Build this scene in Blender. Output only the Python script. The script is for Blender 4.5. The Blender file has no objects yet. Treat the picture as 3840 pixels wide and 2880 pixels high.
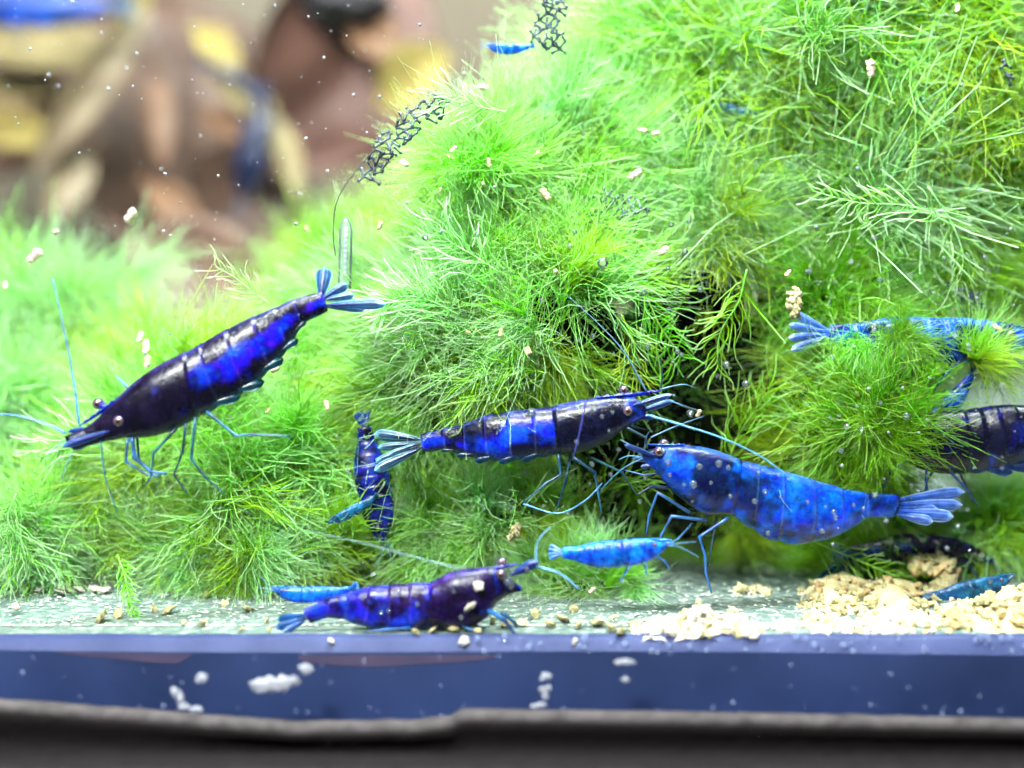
import bpy, math, random
import numpy as np
from mathutils import Vector, Matrix, Quaternion, noise

# ------------------------------------------------------------------ camera, world, lamps, exposure
scene = bpy.context.scene
C = scene.collection
S = 0.01                                   # shapes are written in centimetres
FPX = 5978.0                               # focal length in photograph pixels (3840 wide)
PITCH = math.radians(5.74)
CAM = Vector((0.0, -13.2, 3.5))
cam_d = bpy.data.cameras.new('camera'); cam = bpy.data.objects.new('camera', cam_d); C.objects.link(cam)
cam.location = CAM * S
cam.rotation_euler = (math.pi / 2 - PITCH, 0, 0)
cam_d.sensor_width = 36; cam_d.lens = 36 * FPX / 3840
cam_d.clip_start = 0.004; cam_d.clip_end = 20
cam_d.dof.use_dof = True; cam_d.dof.focus_distance = 14.5 * S; cam_d.dof.aperture_fstop = 11.5
scene.camera = cam

w = bpy.data.worlds.new('World'); scene.world = w; w.use_nodes = True
bg = w.node_tree.nodes['Background']; bg.inputs[0].default_value = (0.86, 0.96, 1.0, 1); bg.inputs[1].default_value = 0.25

def area(name, loc, target, sx, sy, power, col):
    d = bpy.data.lights.new(name, 'AREA'); d.shape = 'RECTANGLE'; d.size = sx * S; d.size_y = sy * S
    d.energy = power; d.color = col
    o = bpy.data.objects.new(name, d); C.objects.link(o); o.location = Vector(loc) * S
    o.rotation_euler = (Vector(target) - Vector(loc)).to_track_quat('-Z', 'Y').to_euler()
    return o
area('aquarium_lamp', (1.0, 0.5, 24), (0.2, 2.6, 0), 26, 3.2, 4.1, (0.90, 1.0, 0.98))
area('aquarium_lamp_rear', (-1.0, 14.0, 24), (-1.0, 15.0, 0), 26, 7, 0.05, (1.0, 0.97, 0.92))
area('room_lamp', (-9.0, -24.0, 26), (0, 1, 1.5), 8, 5, 4.7, (1.0, 0.99, 0.97))

scene.view_settings.view_transform = 'Standard'; scene.view_settings.look = 'None'
scene.view_settings.exposure = 0.0; scene.view_settings.gamma = 1.0
scene.render.engine = 'CYCLES'
cy = scene.cycles
cy.max_bounces = 8; cy.diffuse_bounces = 2; cy.glossy_bounces = 2; cy.transmission_bounces = 6; cy.transparent_max_bounces = 24
cy.use_denoising = True; cy.use_adaptive_sampling = True; cy.adaptive_threshold = 0.1; cy.adaptive_min_samples = 8; cy.debug_use_spatial_splits = True; cy.caustics_reflective = False; cy.caustics_refractive = False
cy.sample_clamp_indirect = 6.0

# ------------------------------------------------------------------ helpers
R = random.Random(11)
cp, sp = math.cos(PITCH), math.sin(PITCH)
def P(px, py, Y):
    """photograph pixel -> point (cm) on the vertical plane at depth Y"""
    a = (px - 1920) / FPX; b = (1440 - py) / FPX
    dx, dy, dz = a, cp + b * sp, -sp + b * cp
    k = (Y - CAM.y) / dy
    return Vector((CAM.x + dx * k, Y, CAM.z + dz * k))
def PXCM(Y): return (Y - CAM.y) / FPX          # cm per photograph pixel at depth Y
def floor_Y(py):
    b = (1440 - py) / FPX
    k = -CAM.z / (-sp + b * cp)
    return CAM.y + (cp + b * sp) * k

def mesh(name, V, F, smooth=True, col=None, attrs=None):
    m = bpy.data.meshes.new(name)
    m.from_pydata([tuple(v) for v in (np.asarray(V, dtype=float) * S)], [], F)
    if smooth: m.polygons.foreach_set('use_smooth', [True] * len(m.polygons))
    if col is not None:
        a = m.attributes.new('col', 'FLOAT_COLOR', 'POINT')
        c = np.ones((len(V), 4), dtype=np.float32); c[:, :len(col[0])] = np.asarray(col, dtype=np.float32)
        a.data.foreach_set('color', c.ravel())
    for k, v in (attrs or {}).items():
        a = m.attributes.new(k, 'FLOAT', 'POINT'); a.data.foreach_set('value', np.asarray(v, dtype=np.float32))
    m.update(); return m
def ob(name, data, mat=None, parent=None, loc=None):
    o = bpy.data.objects.new(name, data); C.objects.link(o)
    if mat is not None and data is not None and not data.materials: data.materials.append(mat)
    if parent is not None: o.parent = parent
    if loc is not None: o.location = Vector(loc) * S
    return o
def tag(o, label, cat, group=None):
    o['label'] = label; o['category'] = cat
    if group: o['group'] = group
    return o
def empty(name, loc, label, cat, group=None):
    o = ob(name, None, loc=loc); o.empty_display_size = 0.005
    return tag(o, label, cat, group)
def catmull(pts, n):
    pts = [Vector(p) for p in pts]
    if len(pts) < 3: return [pts[0].lerp(pts[-1], i / (n - 1)) for i in range(n)]
    out = []; m = len(pts) - 1
    for i in range(n):
        t = i / (n - 1) * m; k = min(int(t), m - 1); u = t - k
        p0 = pts[k - 1] if k else pts[0] * 2 - pts[1]
        p1, p2 = pts[k], pts[k + 1]
        p3 = pts[k + 2] if k + 2 <= m else pts[m] * 2 - pts[m - 1]
        out.append(0.5 * (2 * p1 + (p2 - p0) * u + (2 * p0 - 5 * p1 + 4 * p2 - p3) * u * u + (3 * p1 - p0 - 3 * p2 + p3) * u ** 3))
    return out
def tube(pts, rad, sides=7, flat=1.0):
    """closed tapered tube; returns V, F"""
    pts = [Vector(p) for p in pts]; V = []; F = []
    n = len(pts); ref = Vector((0.13, 1, 0.21)).normalized()
    for i, p in enumerate(pts):
        t = (pts[min(i + 1, n - 1)] - pts[max(i - 1, 0)]).normalized()
        a = t.cross(ref)
        if a.length < 1e-4: a = t.cross(Vector((1, 0, 0)))
        a.normalize(); b = t.cross(a)
        r = rad[i] if hasattr(rad, '__len__') else rad
        for k in range(sides):
            th = 2 * math.pi * k / sides
            V.append(p + a * (math.cos(th) * r) + b * (math.sin(th) * r * flat))
    for i in range(n - 1):
        for k in range(sides):
            k2 = (k + 1) % sides
            F.append((i * sides + k, i * sides + k2, (i + 1) * sides + k2, (i + 1) * sides + k))
    F.append(tuple(range(sides - 1, -1, -1))); F.append(tuple((n - 1) * sides + k for k in range(sides)))
    return V, F
def joinm(parts):
    V = []; F = []
    for v, f in parts:
        o = len(V); V += list(v); F += [tuple(i + o for i in q) for q in f]
    return V, F
def ico(sub=2):
    import bmesh
    bm = bmesh.new(); bmesh.ops.create_icosphere(bm, subdivisions=sub, radius=1)
    V = [v.co.copy() for v in bm.verts]; F = [tuple(v.index for v in f.verts) for f in bm.faces]; bm.free()
    return V, F
def lump(sub, seed, amp=0.35, sc=1.3, sx=1, sy=1, sz=1):
    V, F = ico(sub); o = Vector((seed * 7.13, seed * 3.7, seed * 1.9))
    return [Vector((v.x * sx, v.y * sy, v.z * sz)) * (1 + amp * noise.noise(v * sc + o) + amp * 0.45 * noise.noise(v * sc * 2.7 + o)) for v in V], F
def fbm(v, o=3):
    s = 0; a = 1
    for i in range(o): s += a * noise.noise(v); v = v * 2.07 + Vector((3.1, 1.7, 9.2)); a *= 0.5
    return s
def sstep(a, b, x):
    t = max(0, min(1, (x - a) / (b - a))); return t * t * (3 - 2 * t)
def mixc(a, b, t): return tuple(a[i] * (1 - t) + b[i] * t for i in range(3))

# ------------------------------------------------------------------ materials
def new_mat(name):
    m = bpy.data.materials.new(name); m.use_nodes = True; nt = m.node_tree
    return m, nt, nt.nodes, nt.links, nt.nodes['Principled BSDF'], nt.nodes['Material Output']
def sock(b, name, val): b.inputs[name].default_value = val

def noise_mat(name, c1, c2, scale, rough=0.6, detail=6, bump=0.0, bscale=None, spec=0.4, objrand=0.0, lo=0.35, hi=0.65, coat=0.0):
    m, nt, N, L, b, out = new_mat(name)
    tc = N.new('ShaderNodeTexCoord'); nz = N.new('ShaderNodeTexNoise'); nz.inputs['Scale'].default_value = scale; nz.inputs['Detail'].default_value = detail
    L.new(tc.outputs['Object'], nz.inputs['Vector'])
    rp = N.new('ShaderNodeValToRGB'); rp.color_ramp.elements[0].position = lo; rp.color_ramp.elements[1].position = hi
    rp.color_ramp.elements[0].color = (*c1, 1); rp.color_ramp.elements[1].color = (*c2, 1)
    L.new(nz.outputs[0], rp.inputs[0])
    src = rp.outputs[0]
    if objrand:
        oi = N.new('ShaderNodeObjectInfo'); hs = N.new('ShaderNodeHueSaturation')
        mr = N.new('ShaderNodeMapRange'); mr.inputs[3].default_value = 1 - objrand; mr.inputs[4].default_value = 1 + objrand * 0.5
        L.new(oi.outputs['Random'], mr.inputs[0]); L.new(mr.outputs[0], hs.inputs['Value']); L.new(src, hs.inputs['Color']); src = hs.outputs[0]
    L.new(src, b.inputs['Base Color']); sock(b, 'Roughness', rough); sock(b, 'Specular IOR Level', spec); sock(b, 'Coat Weight', coat)
    if bump:
        n2 = N.new('ShaderNodeTexNoise'); n2.inputs['Scale'].default_value = bscale or scale * 3; n2.inputs['Detail'].default_value = 5
        L.new(tc.outputs['Object'], n2.inputs['Vector'])
        bp = N.new('ShaderNodeBump'); bp.inputs['Strength'].default_value = bump; bp.inputs['Distance'].default_value = 0.0006
        L.new(n2.outputs[0], bp.inputs['Height']); L.new(bp.outputs[0], b.inputs['Normal'])
    return m

def moss_mat(name, root, mid, tip, sat=1.15):
    m, nt, N, L, b, out = new_mat(name)
    at = N.new('ShaderNodeAttribute'); at.attribute_name = 't'
    ti = N.new('ShaderNodeAttribute'); ti.attribute_name = 'tint'
    rp = N.new('ShaderNodeValToRGB'); e = rp.color_ramp.elements
    e[0].color = (*root, 1); e[1].color = (*tip, 1); e[1].position = 1.0
    k = e.new(0.45); k.color = (*mid, 1)
    L.new(at.outputs['Fac'], rp.inputs[0])
    oi = N.new('ShaderNodeObjectInfo')
    ad = N.new('ShaderNodeMath'); ad.operation = 'ADD'; L.new(ti.outputs['Fac'], ad.inputs[0]); L.new(oi.outputs['Random'], ad.inputs[1])
    hv = N.new('ShaderNodeMapRange'); hv.inputs[1].default_value = 0; hv.inputs[2].default_value = 2; hv.inputs[3].default_value = 0.66; hv.inputs[4].default_value = 1.28
    L.new(ad.outputs[0], hv.inputs[0])
    hh = N.new('ShaderNodeMapRange'); hh.inputs[3].default_value = 0.480; hh.inputs[4].default_value = 0.520; L.new(oi.outputs['Random'], hh.inputs[0])
    hs = N.new('ShaderNodeHueSaturation'); hs.inputs['Saturation'].default_value = sat
    L.new(hh.outputs[0], hs.inputs['Hue']); L.new(hv.outputs[0], hs.inputs['Value']); L.new(rp.outputs[0], hs.inputs['Color'])
    L.new(hs.outputs[0], b.inputs['Base Color']); sock(b, 'Roughness', 0.38); sock(b, 'Specular IOR Level', 0.55)
    tr = N.new('ShaderNodeBsdfTranslucent'); L.new(hs.outputs[0], tr.inputs[0])
    mx = N.new('ShaderNodeMixShader'); mx.inputs[0].default_value = 0.52
    L.new(b.outputs[0], mx.inputs[1]); L.new(tr.outputs[0], mx.inputs[2]); L.new(mx.outputs[0], out.inputs[0])
    return m

def col_mat(name, rough=0.3, spec=0.5, coat=0.4, nscale=900, namt=0.35, trans=0.0, bump=0.15, sss=0.0):
    """reads the vertex colour 'col' and breaks it up with fine noise"""
    m, nt, N, L, b, out = new_mat(name)
    at = N.new('ShaderNodeAttribute'); at.attribute_name = 'col'
    tc = N.new('ShaderNodeTexCoord'); nz = N.new('ShaderNodeTexNoise'); nz.inputs['Scale'].default_value = nscale; nz.inputs['Detail'].default_value = 5
    L.new(tc.outputs['Object'], nz.inputs['Vector'])
    mr = N.new('ShaderNodeMapRange'); mr.inputs[1].default_value = 0.3; mr.inputs[2].default_value = 0.7; mr.inputs[3].default_value = 1 - namt; mr.inputs[4].default_value = 1 + namt
    L.new(nz.outputs[0], mr.inputs[0])
    hs = N.new('ShaderNodeHueSaturation'); L.new(mr.outputs[0], hs.inputs['Value']); L.new(at.outputs['Color'], hs.inputs['Color'])
    L.new(hs.outputs[0], b.inputs['Base Color'])
    sock(b, 'Roughness', rough); sock(b, 'Specular IOR Level', spec); sock(b, 'Coat Weight', coat); sock(b, 'Coat Roughness', 0.12)
    if sss:
        sock(b, 'Subsurface Weight', sss); b.inputs['Subsurface Radius'].default_value = (0.3, 0.5, 1.0); sock(b, 'Subsurface Scale', 0.0012)
    if bump:
        bp = N.new('ShaderNodeBump'); bp.inputs['Strength'].default_value = bump; bp.inputs['Distance'].default_value = 0.0003
        L.new(nz.outputs[0], bp.inputs['Height']); L.new(bp.outputs[0], b.inputs['Normal'])
    if trans:
        tl = N.new('ShaderNodeBsdfTranslucent'); L.new(hs.outputs[0], tl.inputs[0])
        tp = N.new('ShaderNodeBsdfTransparent')
        m1 = N.new('ShaderNodeMixShader'); m1.inputs[0].default_value = 0.45; L.new(b.outputs[0], m1.inputs[1]); L.new(tl.outputs[0], m1.inputs[2])
        m2 = N.new('ShaderNodeMixShader'); m2.inputs[0].default_value = trans; L.new(m1.outputs[0], m2.inputs[1]); L.new(tp.outputs[0], m2.inputs[2])
        L.new(m2.outputs[0], out.inputs[0])
    return m

def clear_mat(name, tint=(1, 1, 1), refl=0.9, blend=0.15, body=None, bodyamt=0.0, rough=0.02):
    """thin clear glass or bubble skin: transparent, mirror-like towards the rim"""
    m, nt, N, L, b, out = new_mat(name); N.remove(b)
    tp = N.new('ShaderNodeBsdfTransparent'); tp.inputs[0].default_value = (*tint, 1)
    gl = N.new('ShaderNodeBsdfGlossy'); gl.inputs['Roughness'].default_value = rough
    lw = N.new('ShaderNodeLayerWeight'); lw.inputs[0].default_value = blend
    mu = N.new('ShaderNodeMath'); mu.operation = 'MULTIPLY'; mu.inputs[1].default_value = refl
    L.new(lw.outputs['Fresnel'], mu.inputs[0])
    mx = N.new('ShaderNodeMixShader'); L.new(mu.outputs[0], mx.inputs[0]); L.new(tp.outputs[0], mx.inputs[1]); L.new(gl.outputs[0], mx.inputs[2])
    last = mx
    if body:
        df = N.new('ShaderNodeBsdfDiffuse'); df.inputs[0].default_value = (*body, 1)
        m2 = N.new('ShaderNodeMixShader'); m2.inputs[0].default_value = bodyamt
        L.new(mx.outputs[0], m2.inputs[1]); L.new(df.outputs[0], m2.inputs[2]); last = m2
    L.new(last.outputs[0], out.inputs[0])
    return m

M_moss = [moss_mat('moss_fresh', (0.16, 0.40, 0.02), (0.31, 0.66, 0.08), (0.62, 0.90, 0.46)),
          moss_mat('moss_mint', (0.18, 0.46, 0.09), (0.40, 0.74, 0.28), (0.76, 0.94, 0.72)),
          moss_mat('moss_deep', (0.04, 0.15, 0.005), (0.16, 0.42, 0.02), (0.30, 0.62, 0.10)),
          moss_mat('moss_yellow', (0.18, 0.38, 0.005), (0.38, 0.64, 0.025), (0.58, 0.84, 0.22))]
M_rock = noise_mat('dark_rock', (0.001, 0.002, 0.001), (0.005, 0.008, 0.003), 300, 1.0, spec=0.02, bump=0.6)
def shell_mat():
    m, nt, N, L, b, out = new_mat('shrimp_shell')
    at = N.new('ShaderNodeAttribute'); at.attribute_name = 'col'; tc = N.new('ShaderNodeTexCoord')
    def nz(sc, det):
        n = N.new('ShaderNodeTexNoise'); n.inputs['Scale'].default_value = sc; n.inputs['Detail'].default_value = det; n.inputs['Roughness'].default_value = 0.65; L.new(tc.outputs['Object'], n.inputs['Vector']); return n
    def mrange(src, a0, a1, b0, b1):
        r = N.new('ShaderNodeMapRange'); r.inputs[1].default_value = a0; r.inputs[2].default_value = a1; r.inputs[3].default_value = b0; r.inputs[4].default_value = b1; L.new(src, r.inputs[0]); return r.outputs[0]
    n1, n2 = nz(420, 6), nz(1900, 4)
    mu = N.new('ShaderNodeMath'); mu.operation = 'MULTIPLY'; L.new(mrange(n1.outputs[0], 0.34, 0.66, 0.28, 1.75), mu.inputs[0]); L.new(mrange(n2.outputs[0], 0.3, 0.7, 0.65, 1.35), mu.inputs[1])
    hs = N.new('ShaderNodeHueSaturation'); L.new(mu.outputs[0], hs.inputs['Value']); L.new(at.outputs['Color'], hs.inputs['Color'])
    n3 = nz(650, 3); L.new(mrange(n3.outputs[0], 0.3, 0.7, 0.482, 0.515), hs.inputs['Hue'])
    L.new(hs.outputs[0], b.inputs['Base Color'])
    sock(b, 'Subsurface Weight', 0.18); b.inputs['Subsurface Radius'].default_value = (0.2, 0.4, 1.0); sock(b, 'Subsurface Scale', 0.0012)
    L.new(mrange(n1.outputs[0], 0.3, 0.7, 0.20, 0.36), b.inputs['Roughness']); sock(b, 'Specular IOR Level', 0.3); sock(b, 'Coat Weight', 0.05); sock(b, 'Coat Roughness', 0.08)
    bp = N.new('ShaderNodeBump'); bp.inputs['Strength'].default_value = 0.5; bp.inputs['Distance'].default_value = 0.0004
    L.new(n1.outputs[0], bp.inputs['Height']); L.new(bp.outputs[0], b.inputs['Normal'])
    return m
M_shrimp = shell_mat()
M_fin = col_mat('shrimp_fin', rough=0.3, coat=0.3, nscale=1600, namt=0.35, trans=0.12, bump=0.2)
M_leg = col_mat('shrimp_leg', rough=0.4, coat=0.2, nscale=1500, namt=0.35, bump=0.1)
M_eye = col_mat('shrimp_eye', rough=0.15, coat=0.8, nscale=2000, namt=0.1, bump=0)

# ------------------------------------------------------------------ the setting: tank floor and rear wall
def floor_mat():
    m, nt, N, L, b, out = new_mat('tank_floor_film')
    tc = N.new('ShaderNodeTexCoord'); mp = N.new('ShaderNodeMapping'); mp.inputs['Scale'].default_value = (1, 1, 1); L.new(tc.outputs['Object'], mp.inputs[0])
    n1 = N.new('ShaderNodeTexNoise'); n1.inputs['Scale'].default_value = 60; n1.inputs['Detail'].default_value = 4; L.new(mp.outputs[0], n1.inputs[0])
    n2 = N.new('ShaderNodeTexNoise'); n2.inputs['Scale'].default_value = 900; n2.inputs['Detail'].default_value = 6; L.new(mp.outputs[0], n2.inputs[0])
    vo = N.new('ShaderNodeTexVoronoi'); vo.inputs['Scale'].default_value = 1300; L.new(mp.outputs[0], vo.inputs[0])
    r1 = N.new('ShaderNodeValToRGB'); r1.color_ramp.elements[0].color = (0.07, 0.105, 0.095, 1); r1.color_ramp.elements[1].color = (0.115, 0.155, 0.14, 1)
    r1.color_ramp.elements[0].position = 0.35; r1.color_ramp.elements[1].position = 0.65; L.new(n1.outputs[0], r1.inputs[0])
    r2 = N.new('ShaderNodeValToRGB'); r2.color_ramp.elements[0].position = 0.5; r2.color_ramp.elements[1].position = 0.66; L.new(n2.outputs[0], r2.inputs[0])
    mx = N.new('ShaderNodeMixRGB'); mx.inputs[2].default_value = (0.26, 0.31, 0.27, 1); L.new(r2.outputs[0], mx.inputs[0]); L.new(r1.outputs[0], mx.inputs[1])
    L.new(mx.outputs[0], b.inputs['Base Color']); sock(b, 'Roughness', 0.45)
    bp = N.new('ShaderNodeBump'); bp.inputs['Strength'].default_value = 0.7; bp.inputs['Distance'].default_value = 0.0005
    L.new(vo.outputs[0], bp.inputs['Height']); L.new(bp.outputs[0], b.inputs['Normal'])
    return m
def box(x0, x1, y0, y1, z0, z1):
    V = [(x, y, z) for z in (z0, z1) for y in (y0, y1) for x in (x0, x1)]
    return V, [(0, 2, 3, 1), (4, 5, 7, 6), (0, 1, 5, 4), (2, 6, 7, 3), (0, 4, 6, 2), (1, 3, 7, 5)]
nx, ny = 120, 160; V = []; F = []
for j in range(ny + 1):
    for i in range(nx + 1):
        x = -13 + 26 * i / nx; y = 0.10 + 22.4 * (j / ny) ** 1.6
        V.append((x, y, 0.03 * noise.noise(Vector((x * 0.9, y * 0.9, 0))) * min(1, y - 0.1)))
for j in range(ny):
    for i in range(nx):
        a = j * (nx + 1) + i; F.append((a, a + 1, a + nx + 2, a + nx + 1))
fl = ob('tank_floor', mesh('tank_floor', V, F), floor_mat()); fl['kind'] = 'structure'; fl['label'] = 'pale film covered tank floor strewn with specks'
V, F = box(-13, 13, 22.5, 22.9, -0.5, 16)
bw = ob('back_wall', mesh('back_wall', V, F, False), noise_mat('rear_panel', (0.10, 0.075, 0.045), (0.125, 0.10, 0.07), 12, 0.6, 2)); bw['kind'] = 'structure'

# ------------------------------------------------------------------ aquarium: front pane, seam, bead, rim
tank = empty('aquarium', (0, 0, 0), 'glass aquarium front with navy sealed seam and black plastic rim', 'aquarium')
V, F = box(-8, 8, -0.46, -0.02, -1.6, 9)
ob('front_pane', mesh('front_pane', V, F, False), clear_mat('clear_glass', (0.975, 0.99, 0.985), 0.8, 0.12), tank)
def px_x(px, Y): return P(px, 1440, Y).x
# silicone bead between pane and floor: slopes from the pane up onto the floor
rows = []
for i in range(161):
    px = -500 + 4840 * i / 160
    lo = 2452 + 5 * math.sin(px * 0.0019) + (px - 1920) * 0.004 + 3 * noise.noise(Vector((px * 0.01, 0, 0)))
    a = P(px, lo, 0.0)
    top = 0.012 + 0.010 * noise.noise(Vector((px * 0.004, 2, 0)))
    rows.append([Vector((a.x, 0.002, a.z)), Vector((a.x, 0.02, a.z + 0.03)), Vector((a.x, 0.075, -0.03 + top)), Vector((a.x, 0.125, 0.006 + top)), Vector((a.x, 0.16, -0.06))])
V = [p for r in rows for p in r]; F = [(i * 5 + k, (i + 1) * 5 + k, (i + 1) * 5 + k + 1, i * 5 + k + 1) for i in range(160) for k in range(4)]
ob('silicone_bead', mesh('silicone_bead', V, F), noise_mat('bead_lavender', (0.018, 0.026, 0.085), (0.034, 0.044, 0.12), 160, 0.6, 4, bump=0.2, spec=0.2), tank)
# dark sealed band behind the pane
V = []; F = []
for i in range(161):
    px = -500 + 4840 * i / 160
    a = P(px, 2446 + 5 * math.sin(px * 0.0019) + (px - 1920) * 0.004, 0.0)
    V += [(a.x, 0.0, a.z), (a.x, 0.004, -0.75), (a.x, 0.02, -1.3)]
F = [(i * 3 + k, i * 3 + k + 1, (i + 1) * 3 + k + 1, (i + 1) * 3 + k) for i in range(160) for k in range(2)]
ob('sealed_seam', mesh('sealed_seam', V, F), noise_mat('seam_navy', (0.006, 0.013, 0.048), (0.020, 0.036, 0.115), 55, 0.4, 5, spec=0.5, lo=0.3, hi=0.7), tank)
# flat mauve patches that paint the wood's reflection onto the seam
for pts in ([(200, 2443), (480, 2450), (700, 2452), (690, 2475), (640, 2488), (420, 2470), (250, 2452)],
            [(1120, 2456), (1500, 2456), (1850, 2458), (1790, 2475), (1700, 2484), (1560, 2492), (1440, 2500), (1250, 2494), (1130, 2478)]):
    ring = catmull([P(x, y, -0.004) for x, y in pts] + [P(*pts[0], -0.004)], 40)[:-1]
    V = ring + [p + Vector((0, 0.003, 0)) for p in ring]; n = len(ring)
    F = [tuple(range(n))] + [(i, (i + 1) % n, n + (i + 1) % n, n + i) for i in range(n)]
    ob('painted_reflection', mesh('painted_reflection', V, F, False), noise_mat('reflection_mauve', (0.035, 0.03, 0.07), (0.055, 0.04, 0.08), 200, 0.5), tank)
# rim
lipx = [-600, 0, 500, 1100, 1560, 1690, 1730, 2400, 3000, 3840, 4440]
lipy = [2580, 2618, 2655, 2702, 2696, 2682, 2656, 2664, 2674, 2692, 2705]
V = []; F = []; NP = 0; wear = []
NR = 260
for i in range(NR + 1):
    px = -600 + 5040 * i / NR
    ly = float(np.interp(px, lipx, lipy)) + 4 * noise.noise(Vector((px * 0.012, 5, 0)))
    a = P(px, ly, -0.47); x = a.x; zl = a.z
    zb = P(px, 2862, -0.70).z; zl2 = P(px, 2884, -0.95).z
    j = 0.006 * noise.noise(Vector((x * 9, 1, 0)))
    prof = [(-0.465, zl - 0.02), (-0.47, zl), (-0.53, zl + 0.004 + j), (-0.585, zl - 0.035 + j), (-0.615, zl - 0.08), (-0.62, zl - 0.16), (-0.60, (zl + zb) / 2), (-0.62, zb + 0.03), (-0.70, zb), (-0.86, zb - 0.02), (-0.98, zl2 - 0.03), (-1.05, zl2 - 0.09), (-1.07, zl2 - 0.4), (-0.5, zl2 - 0.4)]
    NP = len(prof); V += [(x, y, z) for y, z in prof]; wear += [1.0, 1.0, 1.0, 1.0, 0.35] + [0.05] * 4 + [0.22] * (NP - 9)
F = [(i * NP + k, i * NP + k + 1, (i + 1) * NP + k + 1, (i + 1) * NP + k) for i in range(NR) for k in range(NP - 1)]
def rim_mat():
    m, nt, N, L, b, out = new_mat('worn_black_plastic')
    tc = N.new('ShaderNodeTexCoord'); n1 = N.new('ShaderNodeTexNoise'); n1.inputs['Scale'].default_value = 700; n1.inputs['Detail'].default_value = 6; L.new(tc.outputs['Object'], n1.inputs[0])
    ge = N.new('ShaderNodeNewGeometry'); sx = N.new('ShaderNodeSeparateXYZ'); L.new(ge.outputs['Normal'], sx.inputs[0])
    mr = N.new('ShaderNodeMapRange'); mr.inputs[1].default_value = 0.25; mr.inputs[2].default_value = 0.9; L.new(sx.outputs['Z'], mr.inputs[0])   # dust settles on upward faces
    mu = N.new('ShaderNodeMath'); mu.operation = 'MULTIPLY'; L.new(mr.outputs[0], mu.inputs[0]); L.new(n1.outputs[0], mu.inputs[1])
    wa = N.new('ShaderNodeAttribute'); wa.attribute_name = 'wear'; m3 = N.new('ShaderNodeMath'); m3.operation = 'MULTIPLY'; L.new(mu.outputs[0], m3.inputs[0]); L.new(wa.outputs['Fac'], m3.inputs[1])
    mx = N.new('ShaderNodeMixRGB'); mx.inputs[1].default_value = (0.003, 0.0022, 0.0025, 1); mx.inputs[2].default_value = (0.10, 0.09, 0.092, 1); L.new(m3.outputs[0], mx.inputs[0])
    L.new(mx.outputs[0], b.inputs['Base Color']); sock(b, 'Roughness', 0.75); sock(b, 'Specular IOR Level', 0.08)
    bp = N.new('ShaderNodeBump'); bp.inputs['Strength'].default_value = 0.5; bp.inputs['Distance'].default_value = 0.0003; L.new(n1.outputs[0], bp.inputs['Height']); L.new(bp.outputs[0], b.inputs['Normal'])
    return m
ob('rim', mesh('rim', V, F, True, None, {'wear': wear}), rim_mat(), tank)

# ------------------------------------------------------------------ blurred things at the back of the tank
M_brown = noise_mat('leaf_brown', (0.045, 0.022, 0.013), (0.092, 0.049, 0.032), 90, 0.6, 5, bump=0.4)
M_red = noise_mat('leaf_russet', (0.066, 0.027, 0.019), (0.115, 0.052, 0.038), 70, 0.6, 5, bump=0.4)
M_yel = noise_mat('leaf_yellow', (0.13, 0.1, 0.025), (0.23, 0.18, 0.05), 80, 0.5, 4, bump=0.3)
M_olive = noise_mat('leaf_olive', (0.12, 0.09, 0.035), (0.2, 0.155, 0.07), 80, 0.55, 4, bump=0.3)
M_tan = noise_mat('leaf_tan', (0.1, 0.07, 0.038), (0.16, 0.12, 0.065), 80, 0.55, 4, bump=0.3)
M_orange = noise_mat('leaf_orange', (0.09, 0.042, 0.02), (0.13, 0.068, 0.035), 80, 0.55, 4, bump=0.3)
M_dark = noise_mat('wood_dark', (0.015, 0.014, 0.02), (0.05, 0.045, 0.05), 90, 0.7, 5, bump=0.4)
def leaf(label, base, tip, wpx, Y, mat, bend=0.2, Yt=None, roll=0.3, blunt=0.75, cat='leaf', group='sunken leaves at the back of the tank'):
    A = P(*base, Y); B = P(*tip, Yt if Yt is not None else Y - 0.6)
    ax = (B - A); Lc = ax.length; ax.normalize()
    up = Vector((0, -1, 0)); side = ax.cross(up).normalized(); up = side.cross(ax).normalized()
    side, up = side * math.cos(roll) + up * math.sin(roll), up * math.cos(roll) - side * math.sin(roll)
    hw = wpx * 0.5 * PXCM(Y); nu, nv = 26, 10; V = []
    for s in (1, -1):
        for i in range(nu + 1):
            u = i / nu; ww = hw * (math.sin(math.pi * min(1, u * 0.96 + 0.02)) ** blunt)
            c = A + ax * (Lc * u) + up * (bend * Lc * math.sin(math.pi * u))
            for j in range(nv + 1):
                v = -1 + 2 * j / nv
                V.append(c + side * (ww * v * (1 + 0.08 * noise.noise(Vector((u * 7, s, base[0])))))
                         + up * (0.35 * ww * v * v - 0.12 * ww * math.exp(-(v * 7) ** 2) + 0.12 * hw * noise.noise(Vector((u * 4, v * 2, base[1]))) + s * 0.02))
    n1 = (nu + 1) * (nv + 1); F = []
    for i in range(nu):
        for j in range(nv):
            a = i * (nv + 1) + j
            F.append((a, a + 1, a + nv + 2, a + nv + 1)); F.append((n1 + a, n1 + a + nv + 1, n1 + a + nv + 2, n1 + a + 1))
    for i in range(nu):
        for j in (0, nv):
            a = i * (nv + 1) + j; F.append((a, a + nv + 1, n1 + a + nv + 1, n1 + a))
    V = [v - A for v in V]
    o = ob('sunken_leaf', mesh('sunken_leaf', V, F), mat, loc=A)
    st = tube([Vector((0, 0, 0)), -ax * (0.12 * Lc), -ax * (0.22 * Lc) + Vector((0, 0.3, 0))], [0.09, 0.07, 0.06], 6)
    ob('leaf_stalk', mesh('leaf_stalk', *st), mat, o)
    return tag(o, label, cat, group)
leaf('large russet brown leaf with its tip hanging beside the moss heap', (1520, -140), (1010, 640), 660, 16.5, M_red, 0.12)
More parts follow.
